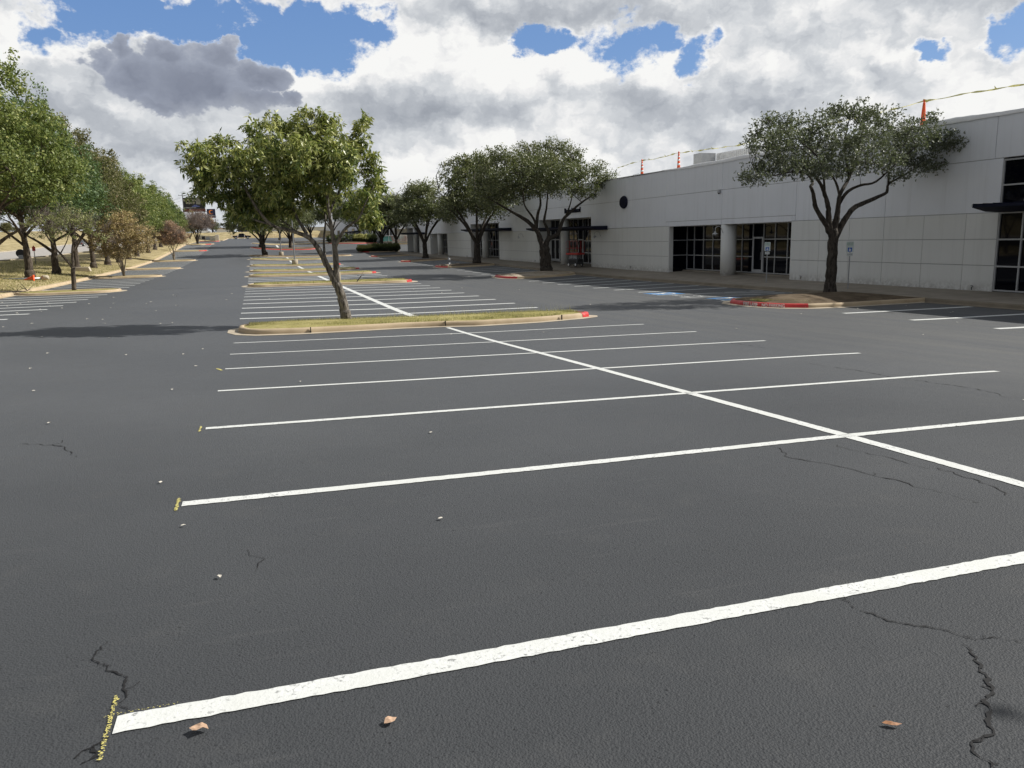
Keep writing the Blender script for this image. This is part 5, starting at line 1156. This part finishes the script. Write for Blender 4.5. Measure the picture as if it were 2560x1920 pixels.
A_B = [(-.34, 23.26, 4.09, .53, .5), (.24, 23.76, 4.22, .55, .45), (-.21, 23.46, 3.44, .54, .51), (.25, 24.26, 3.67, .61, .49), (.82, 22.96, 3.76, .58, .59), (1.27, 24.06, 4.72, .45, .5), (1.91, 24.36, 4.95, .63, .45), (2.63, 23.76, 5.0, .55, .42), (3.1, 23.46, 5.0, .35, .42), (1.64, 23.36, 4.08, .69, .6), (2.48, 24.26, 4.27, .77, .67), (3.14, 23.16, 4.28, .67, .65), (4.11, 23.96, 4.45, .5, .66), (4.28, 23.96, 5.2, .24, .24), (.94, 24.36, 3.17, .62, .46), (1.63, 22.96, 3.16, .64, .52), (2.56, 24.56, 3.26, .61, .48), (3.35, 22.96, 3.4, .67, .57), (4.38, 24.06, 3.75, .42, .6), (4.1, 23.26, 2.84, .55, .44), (3.67, 24.16, 2.71, .49, .37), (.78, 24.06, 2.74, .45, .27), (1.4, 24.46, 2.66, .55, .24), (4.52, 23.76, 3.3, .33, .28), (-.13, 23.46, 3.02, .2, .2), (1.2, 24.9, 4.0, .8, .7), (2.9, 25.0, 4.2, .9, .7), (2.0, 22.5, 4.0, .8, .7), (3.4, 22.4, 3.9, .6, .6), (-.72, 23.4, 4.2, .16, .2), (4.75, 23.9, 3.0, .2, .35), (.55, 23.7, 2.5, .4, .35), (1.1, 24.0, 2.35, .45, .3), (1.9, 24.3, 2.9, .6, .45), (3.0, 24.4, 3.0, .5, .45), (4.3, 23.7, 2.35, .4, .3), (2.2, 23.6, 3.6, .7, .6), (.3, 23.5, 3.0, .4, .4)]
make_tree('ash_tree', 'leaning ash tree with drooping yellow green leaves in the nearest grass island', 'tree', LW(3.1, 23.76, .15), A_T, A_B, 36000, .19, .052, LM['ash'], M['bark'], 11, tw=230, tww=.010, clump=.20, droop=.42, flat=.8, per=30, spray=6, shell=2.0, maxl=1.2)
# the near oak on the right
O_T = [([(23.10, 25.9, -.85), (23.11, 25.9, -.3), (23.12, 25.9, .33), (23.13, 25.9, 1.17), (23.08, 25.9, 1.7)], .225, .20),
 ([(23.04, 25.9, 1.45), (22.75, 25.9, 1.9), (22.45, 25.9, 2.23), (22.15, 25.9, 2.68), (22.08, 25.9, 3.05), (21.92, 25.9, 3.38), (22.25, 26.2, 3.52), (22.3, 26.5, 3.83), (21.76, 26.9, 4.39)], .13, .03),
 ([(22.98, 25.9, 1.6), (22.85, 25.9, 2.2), (22.8, 25.9, 2.6), (22.62, 25.9, 3.05), (22.04, 25.5, 3.46), (21.24, 25.1, 3.79), (20.05, 24.7, 3.82), (19.14, 24.6, 3.67)], .14, .02),
 ([(23.08, 25.9, 1.5), (23.22, 25.9, 2.0), (23.30, 25.9, 2.5), (23.34, 25.9, 3.05), (24.03, 26.2, 3.74), (24.54, 26.4, 4.58), (24.84, 26.5, 5.72)], .16, .02),
 ([(23.3, 25.9, 2.65), (23.71, 25.9, 3.16), (24.08, 25.6, 3.4), (24.55, 25.3, 3.52), (25.15, 24.9, 4.22), (25.85, 24.7, 4.79)], .08, .02),
 ([(23.18, 25.9, 1.30), (23.6, 25.9, 1.99), (24.04, 25.9, 2.51), (24.79, 26.1, 2.74), (25.65, 26.3, 2.98), (26.18, 26.4, 3.17), (26.34, 26.5, 3.5), (27.08, 26.7, 3.78), (28.68, 26.9, 4.42), (29.6, 27.1, 4.7)], .14, .015),
 ([(23.34, 25.9, 3.05), (23.2, 26.2, 3.8), (22.6, 26.8, 4.6), (22.0, 27.2, 5.3)], .06, .012), ([(22.62, 25.9, 3.05), (21.6, 25.0, 4.2), (20.6, 24.9, 4.9), (19.8, 25.2, 5.5)], .05, .01), ([(24.03, 26.2, 3.74), (23.9, 26.4, 5.0), (24.2, 26.5, 6.2), (24.5, 26.4, 6.8)], .05, .01), ([(26.34, 26.5, 3.5), (26.8, 26.9, 4.6), (27.5, 26.6, 5.6)], .05, .01)]
O_B = [(19.69, 25.9, 5.61, .61, .42), (21.07, 26.7, 5.85, .85, .52), (19.46, 25.1, 4.88, 1.11, .55), (18.6, 24.9, 3.62, .7, .26), (19.67, 25.9, 4.1, .96, .42), (21.89, 27.1, 5.0, 1.22, .9), (20.2, 24.9, 3.98, 1.13, .48), (21.66, 25.4, 5.45, 1.1, .7), (23.87, 27.4, 4.68, 1.48, .85), (21.0, 24.5, 3.85, 1.0, .42), (24.13, 26.5, 6.15, 1.1, .6), (24.48, 26.4, 6.7, .33, .34), (22.51, 24.4, 4.9, 1.3, .75), (25.29, 26.2, 6.1, 1.0, .48), (26.52, 27.1, 5.45, 1.5, .85), (23.92, 26.4, 4.1, 1.2, .4), (23.66, 24.5, 4.2, 1.3, .45), (25.73, 25.1, 5.34, 1.16, .75), (27.44, 26.5, 4.45, 1.3, .6), (27.67, 25.9, 6.0, .45, .42), (27.98, 26.1, 5.12, 1.0, .65), (28.3, 25.3, 5.1, .8, .4), (28.6, 26.2, 4.25, .95, .33), (26.29, 25.9, 3.75, .7, .3), (28.8, 25.4, 5.42, .5, .2), (29.3, 26.0, 5.5, .4, .15), (29.2, 26.3, 4.7, .6, .2), (20.3, 26.4, 5.2, .9, .5), (22.9, 26.0, 6.3, .5, .4)]
make_tree('oak_tree', 'nearest oak on the right, spreading grey green crown before the windowless wall', 'tree', LW(22.8, 25.9, .15), O_T, O_B, 42000, .10, .055, LM['oak'], M['oakbark'], 21, tw=420, tww=.013, clump=.24, droop=-.15, flat=.8, per=20, shell=1.9, out=.35, maxl=1.9, spray=4)
# the big two stemmed oak
S_T = [([(23.24, 58, -1.0), (23.2, 58, .15), (23.11, 58, .8)], .46, .42), ([(23.1, 58, .7), (22.9, 58, 1.24), (22.5, 58, 2.22), (21.77, 58, 2.91), (20.95, 58, 3.41), (20.24, 58, 3.8), (19.3, 58, 4.3)], .27, .06), ([(22.5, 58, 2.2), (22.62, 58, 3.38), (22.96, 58.2, 4.34), (22.76, 58.3, 5.6)], .17, .05), ([(23.2, 58, .8), (23.5, 58, 1.5), (24.31, 58, 1.89), (24.76, 58, 2.96), (25.52, 58, 3.64), (26.4, 58, 4.32), (27.6, 58, 5.0)], .24, .05), ([(23.3, 58, 1.2), (23.66, 58.3, 2.0), (23.36, 58.5, 2.89), (23.59, 58.6, 3.86), (23.82, 58.8, 5.2)], .18, .05), ([(22.55, 58, 2.12), (22.09, 57.5, 3.1), (21.28, 57.2, 4.07), (21.09, 57, 5.2)], .12, .04), ([(24.5, 58, 2.4), (25.0, 57.4, 3.8), (25.2, 57, 5.0)], .08, .03)]
S_B = [(18.82, 59, 7.5, 1.12, 1.1), (19.5, 57, 7.5, 1.3, 1.0), (18.27, 58, 5.97, 1.3, 1.0), (19.12, 56, 5.82, 1.68, 1.1), (19.04, 59, 4.75, 1.55, .7), (22.62, 60, 8.2, 1.4, 1.0), (23.98, 58, 8.35, 1.5, .95), (26, 59, 7.9, 1.25, 1.1), (20.75, 55, 6.2, 1.79, 1.3), (25.16, 61, 6.8, 2.03, 1.5), (25.65, 57, 6.37, 1.61, 1.23), (27.51, 58, 6.8, 1.15, 1.0), (28.6, 59, 6.0, 1.1, .85), (22.72, 59, 5.5, 1.83, .85), (23.64, 56, 5.2, 1.67, .6), (26.63, 58, 5.2, 1.35, .6), (21.15, 60, 5.1, 1.61, .8), (22.14, 56, 7.2, 1.32, 1.0), (28.9, 58, 6.3, .6, .5), (21, 58, 7.4, 1.2, 1), (24, 62, 7, 2, 1.2), (23, 54.5, 6.3, 1.7, 1.2)]
make_tree('oak_tree', 'big dark oak whose trunk splits in two, before the first canopied entrance', 'tree', LW(22.5, 58, .2), S_T, S_B, 46000, .17, .085, LM['oak2'], M['oakbark'], 31, tw=200, tww=.03, clump=.42, droop=-.1, flat=.8, per=26, shell=2.2, out=.15)
def oak_proto(seed, R_=5.2, hb=2.4, ht=9.2, tr=.33, n=20000, L=.24, leafm='oak2', twostem=False, nb=6, bark='oakbark', spread=.72, name='oak_tree'):
    r = random.Random(seed); b0 = Vector((0, 0, -.1)); fk = Vector((r.uniform(-.15, .15), r.uniform(-.15, .15), hb*.62))
    limbs = [([b0, b0.lerp(fk, .5)+Vector((.04, .03, 0)), fk], tr, tr*.85)]; blobs = []; z0 = hb+(ht-hb)*.30
    for k in range(nb):
        a = 2*math.pi*(k+r.uniform(-.25, .25))/nb; e = R_*spread*r.uniform(.7, 1.05); zt = hb+(ht-hb)*r.uniform(.35, .72)
        p1 = fk+Vector((math.cos(a)*e*.28, math.sin(a)*e*.28, (zt-fk.z)*.38)); p2 = fk+Vector((math.cos(a)*e*.62, math.sin(a)*e*.62, (zt-fk.z)*.72)); p3 = Vector((math.cos(a)*e, math.sin(a)*e, zt))
        limbs.append(([fk-Vector((0, 0, .15)), p1, p2, p3], tr*r.uniform(.4, .55), tr*.1))
    for k in range(15):
        a = 2*math.pi*(k+r.uniform(-.4, .4))/9.0; q = r.uniform(.25, .74); zc = hb+(ht-hb)*(r.uniform(.28, .5) if k < 9 else r.uniform(.55, .80)); q = q if k < 9 else q*.7
        s = R_*r.uniform(.26, .38); blobs.append((math.cos(a)*R_*q, math.sin(a)*R_*q, zc, s, min(s*.85, (ht-hb)*.26)))
    blobs.append((0, 0, ht-(ht-hb)*.22, R_*.4, (ht-hb)*.2)); blobs.append((0, 0, hb+(ht-hb)*.45, R_*.5, (ht-hb)*.2))
    V, F, T, Cc = leaf_cloud(blobs, n, L, L*.52, seed, clump=.5, droop=0, flat=.8, per=24, out=.12)
    tg = auto_twigs(limbs, Cc, 70, .035, seed)
    bm_ = limb_mesh(limbs+[([Vector((0, 0, -.2)), Vector((0, 0, .15)), Vector((0, 0, .5))], tr*1.4, tr)], tg, 8, seed)
    me = bpy.data.meshes.new('trunk'); me.from_pydata(bm_.v, [], bm_.f); me.polygons.foreach_set('use_smooth', [True]*len(me.polygons)); me.materials.append(M[bark])
    o = np_mesh('crown', V, F, LM[leafm], None, T); mc = o.data; bpy.data.objects.remove(o)
    return me, mc
def plant(proto, name, label, cat, loc, rz, s=1.0, group=None, leafm=None, sz=None, lean=None):
    me, mc = proto; t = empty(name, loc, label, cat, group, rz); t.scale = (s, s, sz or s)
    if lean: t.rotation_euler.x, t.rotation_euler.y = lean
    for nm, d in (('trunk', me), ('crown', mc)):
        o = bpy.data.objects.new(nm, d); C.objects.link(o); o.parent = t
        if leafm and nm == 'crown': o.material_slots[0].link = 'OBJECT'; o.material_slots[0].material = LM[leafm]
    return t
oakA = oak_proto(101, R_=5.3, hb=3.0, ht=10.2, tr=.36, n=26000, L=.22); oakB = oak_proto(102, R_=5.0, hb=2.8, ht=9.6, tr=.30, n=22000, L=.24, nb=7); oakC = oak_proto(103, R_=5.6, hb=3.0, ht=9.0, tr=.34, n=20000, L=.28, nb=5)
OAKS = [(oakA, 22.9, 79.4, 20, 1.1, 1.14, 'second dark oak along the facade, behind the hydrant'), (oakB, 23.6, 108.5, 70, 1.2, 1.12, 'third dark oak along the facade, with a forked trunk'),
 (oakC, 22.6, 142.0, 10, 1.2, 1.1, 'oak rising from the left part of the dark hedge'), (oakA, 25.6, 142.4, 200, 1.05, 1.0, 'slimmer oak rising from the right end of the dark hedge'),
 (oakB, 24.2, 182, 300, 1.2, 1.25, 'oak in the red kerbed shrub bed, left of the yellow shrubs'), (oakC, 30.2, 200, 140, 1.1, 1.1, 'oak in front of the far office building, behind the shrub bed'),
 (oakA, 20.3, 205, 250, 1.15, 1.1, 'oak left of the far office building'), (oakB, 15.5, 214, 30, 1.1, 1.05, 'middle oak of the pair before the grass bank'),
 (oakC, 11.2, 222, 80, 1.1, 1.0, 'left oak of the pair before the grass bank'),
 (oakC, 2.4, 132, 160, 1.2, 1.0, 'front dark oak of the two that overlap behind the centre row'), (oakA, 2.3, 163.5, 40, 1.25, 1.05, 'rear oak hidden behind the front centre oak'),
 (oakB, 7.9, 164.5, 110, 1.15, .98, 'oak at the right end of the red kerbed island'), (oakC, 8.6, 248, 330, 1.0, .9, 'small far oak behind the cut of the centre line')]
for pr, x, y, rz, s, sz, lab in OAKS: plant(pr, 'oak_tree', lab, 'tree', LW(x, y, .1), R(rz), s, 'oaks of the car park', None, sz)
# tall row along the road
def row_proto(seed, n, L, ht=13.6, R_=5.3, hb=3.1):
    r = random.Random(seed); limbs = []; fk = Vector((r.uniform(-.1, .2), 0, 2.5))
    limbs.append(([Vector((0, 0, -.2)), Vector((.03, 0, 1.2)), fk, Vector((.1, .1, 4.6)), Vector((.0, .1, 7.0)), Vector((.1, 0, 10.2))], .36, .07))
    for k in range(9):
        a = 2*math.pi*k/9*2+r.uniform(-.3, .3); e = R_*r.uniform(.55, .95); z0 = 2.0+k*.42; zt = z0+r.uniform(2.0, 4.2)
        p0 = Vector((.05, 0, z0)); limbs.append(([p0, p0+Vector((math.cos(a)*e*.35, math.sin(a)*e*.35, (zt-z0)*.35)), p0+Vector((math.cos(a)*e*.68, math.sin(a)*e*.68, (zt-z0)*.62)), Vector((math.cos(a)*e, math.sin(a)*e, zt))], .15*r.uniform(.7, 1.1), .03))
    blobs = []
    for lev, (z, rr_, cnt) in enumerate(((6.1, .76, 9), (7.6, .80, 10), (9.2, .68, 9), (10.7, .50, 6), (12.0, .28, 4))):
        for k in range(cnt):
            a = 2*math.pi*(k+.5*lev+r.uniform(-.3, .3))/cnt; s = R_*r.uniform(.24, .34)*(1 if lev < 3 else .8)
            blobs.append((math.cos(a)*R_*rr_*r.uniform(.75, 1.05), math.sin(a)*R_*rr_*r.uniform(.75, 1.05), z*ht/13.6+r.uniform(-.5, .5), s, s*.85))
        blobs.append((0, 0, z*ht/13.6, R_*rr_*.6, 1.1))
    for k in range(5): a = 2*math.pi*k/5+r.uniform(-.4, .4); blobs.append((math.cos(a)*R_*.38, math.sin(a)*R_*.38, ht*r.uniform(.86, 1.0), .65, 1.3))
    blobs.append((r.uniform(-.6, .6), r.uniform(-.6, .6), ht*1.0, .6, 1.2))
    V, F, T, Cc = leaf_cloud(blobs, n, L, L*.55, seed, clump=.5, droop=.1, flat=.85, per=28, out=.1, shell=2.6)
    tg = auto_twigs(limbs, Cc, 140, .04, seed, 1.8)
    bm_ = limb_mesh(limbs+[([Vector((0, 0, -.25)), Vector((0, 0, .1)), Vector((.01, 0, .55))], .50, .36)], tg, 10, seed)
    me = bpy.data.meshes.new('trunk'); me.from_pydata(bm_.v, [], bm_.f); me.polygons.foreach_set('use_smooth', [True]*len(me.polygons)); me.materials.append(M['bark2'])
    o = np_mesh('crown', V, F, LM['row_a'], None, T); mc = o.data; bpy.data.objects.remove(o)
    return me, mc
M['bark2'] = bark_mat('furrowed_row_bark', (.028, .022, .018), (.135, .11, .085), 9)
rowA = row_proto(201, 42000, .22); rowB = row_proto(202, 38000, .23); rowC = row_proto(203, 26000, .28)
ROW = [(-16.1, 60, rowA, 0, 1.05, 1.06, 'row_a', 'nearest tree of the road row, cut by the left edge, yellow green'), (-15.7, 68.5, rowB, 100, .98, .97, 'row_b', 'second tree of the road row, thick trunk beside the red marker'), (-15.7, 77, rowA, 200, .98, .96, 'row_b', 'third tree of the road row, deep green crown'),
 (-15.7, 85.4, rowB, 300, .98, 1.0, 'row_c', 'fourth tree of the road row, trunk behind the tan utility box'), (-15.7, 94, rowA, 60, .92, .9, 'row_c', 'fifth tree of the road row, olive brown crown'), (-15.7, 102.6, rowC, 10, .95, .93, 'row_c', 'sixth tree of the road row, olive brown crown behind the crape myrtle'),
 (-15.7, 111, rowC, 130, .9, .84, 'row_a', 'seventh tree of the road row'), (-15.7, 119.5, rowB, 220, .9, .84, 'row_a', 'eighth tree of the road row'), (-15.7, 128, rowC, 300, .9, .83, 'row_a', 'ninth tree of the road row, bright green'),
 (-15.7, 141.5, rowA, 30, .95, .82, 'row_a', 'tenth tree of the road row, bright green above a leaning trunk'), (-15.7, 151.5, rowC, 90, .9, .8, 'row_b', 'eleventh tree of the road row, behind the russet crape myrtle'), (-15.7, 161, rowB, 150, .9, .75, 'row_a', 'twelfth tree of the road row'), (-15.7, 169.5, rowC, 250, .85, .7, 'row_a', 'farthest full tree of the road row')]
for k, (x, y, pr, rz, s, sz, lm, lab) in enumerate(ROW): plant(pr, 'roadside_tree', lab, 'tree', LW(x, y, .1), R(rz), s, 'tall trees in a row beside the road', lm, sz, (0, .09) if k == 0 else None)
FARL = [(-19, 196, oakA, .7, 'row_a', 'small yellow green tree below the billboard post'), (-21, 215, oakB, .75, 'row_c', 'olive tree below the billboard, left of its post'), (-19, 240, oakC, .8, 'row_c', 'rusty olive tree right of the billboard post'), (-22, 262, oakA, .9, 'oak2', 'dark tree below the square sign'), (-19, 285, oakB, .85, 'oak2', 'rounded dark tree right below the square sign'), (-24, 310, oakC, 1.0, 'oak2', 'dark tree behind the parked white car'),
 (-13, 330, oakA, .55, 'oak2', 'low dark tree between the square sign and the shed'), (-7, 335, oakB, .5, 'row_c', 'low olive tree at the end of the road, left of the pickup'), (-2.5, 338, oakC, .55, 'row_c', 'low olive tree behind the pickup')]
for x, y, pr, s, lm, lab in FARL: plant(pr, 'far_tree', lab, 'tree', LW(x, y, -1.0 if y < 300 else .6), R(x*13), s, 'small trees at the far end of the road', lm)
for k, (x, y, s) in enumerate(((-66, 190, .55), (-60, 240, .5), (-90, 280, .6))): plant(oakC, 'bush_tree', ['round rust brown tree on the slope beyond the road, left edge', 'small bush beyond the road behind the second trunk', 'dark shrub by the low white houses'][k], 'tree', LW(x, y, 1.2), R(k*70), s, None, 'row_c')
# off to the right of the frame stands the tree whose shadow enters the lower right corner
plant(oak_proto(120, R_=2.1, hb=2.6, ht=6.6, tr=.1, n=6000, L=.13, leafm='ash'), 'oak_tree', 'young tree just outside the right edge whose shadow touches the lower right corner', 'tree', LW(10.45, -.2, .0), 0)
# small trees on the left kerb fingers
def multi(name, lab, x, y, stems, blobs, n, L, Wd, lm, bark, seed, **kw):
    b = LW(x, y, .12); limbs = []; r = random.Random(seed)
    for k, (dx, dy, h, e, w) in enumerate(stems):
        t = Vector((dx, dy, 0)); limbs.append(([b+t*.06, b+t*.25+Vector((0, 0, h*.35)), b+t*.55+Vector((r.uniform(-.1, .1), 0, h*.7)), b+t+Vector((0, 0, h)), b+t*1.6+Vector((0, 0, h*1.35))], w, w*.25))
        for q in range(3): a = b+t*(.6+.3*q)+Vector((0, 0, h*(.75+.2*q))); limbs.append(([a, a+Vector((r.uniform(-.6, .6), r.uniform(-.6, .6), .6)), a+Vector((r.uniform(-1.0, 1.0), r.uniform(-1.0, 1.0), 1.3))], w*.4, .008))
    bl = [(b.x+q[0], b.y+q[1], b.z+q[2], q[3], q[4]) for q in blobs]
    return make_tree(name, lab, 'tree', b, limbs, bl, n, L, Wd, LM[lm], M[bark], seed, flare=False, **kw)
b = LW(-9.9, 53.6, .1)
T1 = [([b, b+Vector((.02, 0, .8)), b+Vector((.08, 0, 1.45))], .14, .12), ([b+Vector((.06, 0, 1.4)), b+Vector((-.3, 0, 2.0)), b+Vector((-.75, .1, 2.6)), b+Vector((-1.3, .1, 3.7)), b+Vector((-1.7, .2, 4.4))], .09, .02), ([b+Vector((.08, 0, 1.4)), b+Vector((.15, 0, 2.4)), b+Vector((.35, -.1, 3.3)), b+Vector((.4, -.2, 4.2))], .10, .02), ([b+Vector((.14, 0, 2.3)), b+Vector((.7, .2, 3.3)), b+Vector((1.2, .2, 4.1))], .06, .015), ([b+Vector((-.5, .1, 2.3)), b+Vector((-.1, .4, 3.1)), b+Vector((.1, .5, 4.0))], .04, .012)]
make_tree('small_tree', 'half bare small tree with forked dark trunk on the nearest left kerb finger', 'tree', b, T1, [(b.x-.2, b.y, b.z+4.0, 1.9, 1.05), (b.x-1.2, b.y, b.z+3.9, 1.4, 1.0), (b.x+1.3, b.y, b.z+3.8, 1.3, 1.1), (b.x+.2, b.y+.3, b.z+4.6, 1.5, .7), (b.x+1.9, b.y, b.z+3.3, .8, .8)], 3000, .12, .08, LM['sparse'], M['bark2'], 41, tw=200, tww=.013, flare=False, maxl=1.6, clump=.3, twigcloud=(2200, .5, .009))
multi('crape_myrtle', 'brown leaved crape myrtle with several pale stems on the second left kerb finger', -10.4, 76.8, [(-.5, 0, 1.9, 0, .07), (-.15, .2, 2.1, 0, .08), (.15, -.2, 2.1, 0, .08), (.4, .1, 1.9, 0, .07), (-.9, .1, 2.2, 0, .05)], [(.3, 0, 3.7, 2.1, 1.6), (-1.3, 0, 3.4, 1.7, 1.4), (1.7, 0, 3.4, 1.5, 1.4), (.2, 0, 5.0, 1.6, .8), (-.2, 0, 2.1, 1.8, .6)], 17000, .13, .08, 'crape', 'palebark', 42, tw=160, tww=.014, clump=.33, twigcloud=(2500, .5, .01))
multi('crape_myrtle', 'russet crape myrtle with pale stems on the fourth left kerb finger', -10.2, 122.2, [(-.6, 0, 2.0, 0, .07), (-.2, .2, 2.2, 0, .08), (.2, -.2, 2.2, 0, .08), (.6, .1, 2.0, 0, .07)], [(.1, 0, 3.6, 1.7, 1.6), (-1.1, 0, 3.2, 1.1, 1.1), (1.2, 0, 3.2, 1.1, 1.1), (0, 0, 4.8, 1.0, .8)], 9000, .15, .08, 'crape_red', 'palebark', 43, tw=90, tww=.02, clump=.4, twigcloud=(6500, .7, .014))
multi('crape_myrtle', 'leafless purple grey tree on the broad far left kerb corner', -10.6, 183.5, [(-1.1, 0, 3.2, 0, .16), (-.3, .2, 3.0, 0, .2), (.4, -.2, 3.0, 0, .18), (1.2, .1, 3.2, 0, .14)], [(0, 0, 5.0, 3.4, 2.0), (-2, 0, 4.6, 2.2, 1.6), (2.2, 0, 4.6, 2.4, 1.6), (0, 0, 6.2, 2.6, 1.4)], 60, .3, .2, 'crape', 'oakbark', 44, tw=160, tww=.04, clump=.5, twigcloud=(6500, 1.1, .018))
multi('crape_myrtle', 'second leafless tree just behind the purple grey one', -11.2, 192, [(-.8, 0, 3.0, 0, .12), (.3, -.2, 3.0, 0, .14), (1.0, .1, 3.2, 0, .12)], [(1, 0, 5.0, 2.6, 2.0), (2.2, 0, 4.4, 2.0, 1.6)], 1500, .3, .2, 'crape_red', 'oakbark', 45, tw=80, tww=.04, clump=.5, twigcloud=(7000, 1.1, .025))
# hedges and shrubs
def hedge(name, lab, x0, x1, y0, y1, h, n, lm, seed, L=.16, group=None):
    c = LW((x0+x1)/2, (y0+y1)/2, .1); t = empty(name, c, lab, 'hedge' if 'hedge' in name else 'shrub', group); k = max(2, int((x1-x0)/.9)); bl = []
    for i in range(k):
        f = (i+.5)/k; q = LW(x0+(x1-x0)*f, (y0+y1)/2, .1); bl.append((q.x, q.y, q.z+h*.48, (x1-x0)/k*.75, h*.52, (y1-y0)/2))
    V, F, T, _ = leaf_cloud(bl, n, L, L*.6, seed, clump=.22, flat=.9, shell=4, per=14); np_mesh('foliage', V, F, LM[lm], t, T)
    m = MB()
    for b_ in bl:
        for k2 in range(3): m.tube([(b_[0]+.2*(k2-1), b_[1], b_[2]-h*.5), (b_[0]+.3*(k2-1), b_[1], b_[2]+.1)], .03, 5)
    m.build('stems', M['oakbark'], t); return t
hedge('clipped_hedge', 'lighter left half of the clipped hedge beside the side drive', 18.2, 20.9, 138.9, 141, 1.25, 7000, 'shrub', 61); hedge('clipped_hedge', 'dark clipped hedge beside the side drive, below two oaks', 20.6, 25.4, 138.6, 141.4, 1.4, 14000, 'hedge', 62)
for k, (x, w, lm, lab) in enumerate(((19.2, 2.8, 'hedge', 'wide dark low shrub at the left of the red kerbed bed'), (23.0, .9, 'shrub', 'left yellow green round shrub in the red kerbed bed'), (24.4, .9, 'shrub', 'right yellow green round shrub in the red kerbed bed'), (26.0, 1.1, 'hedge', 'dark round shrub at the right of the red kerbed bed'))):
    hedge('round_shrub', lab, x-w, x+w, 176.5, 178.6, 1.9, 4500, lm, 70+k, .22)
# lawn litter: blades and fallen leaves near the kerb
def lawn(r, n):
    y = 44+60*r.uniform(0, 1, n)**1.4; x = r.uniform(-26, -13.3, n); return np.stack([x+SHEAR*y, y, H(x, y)+.11], 1)
o = blades(lawn, 42000, .04, .16, .018, M['blade'], None, 'lawn_grass', 77); tag(o, 'short dry grass of the left lawn', 'grass', kind='stuff')
for o in list(C.objects):
    if o.parent is None and not o.get('kind') and not o.get('label') and o.type in ('MESH', 'EMPTY'): print('UNLABELLED', o.name)
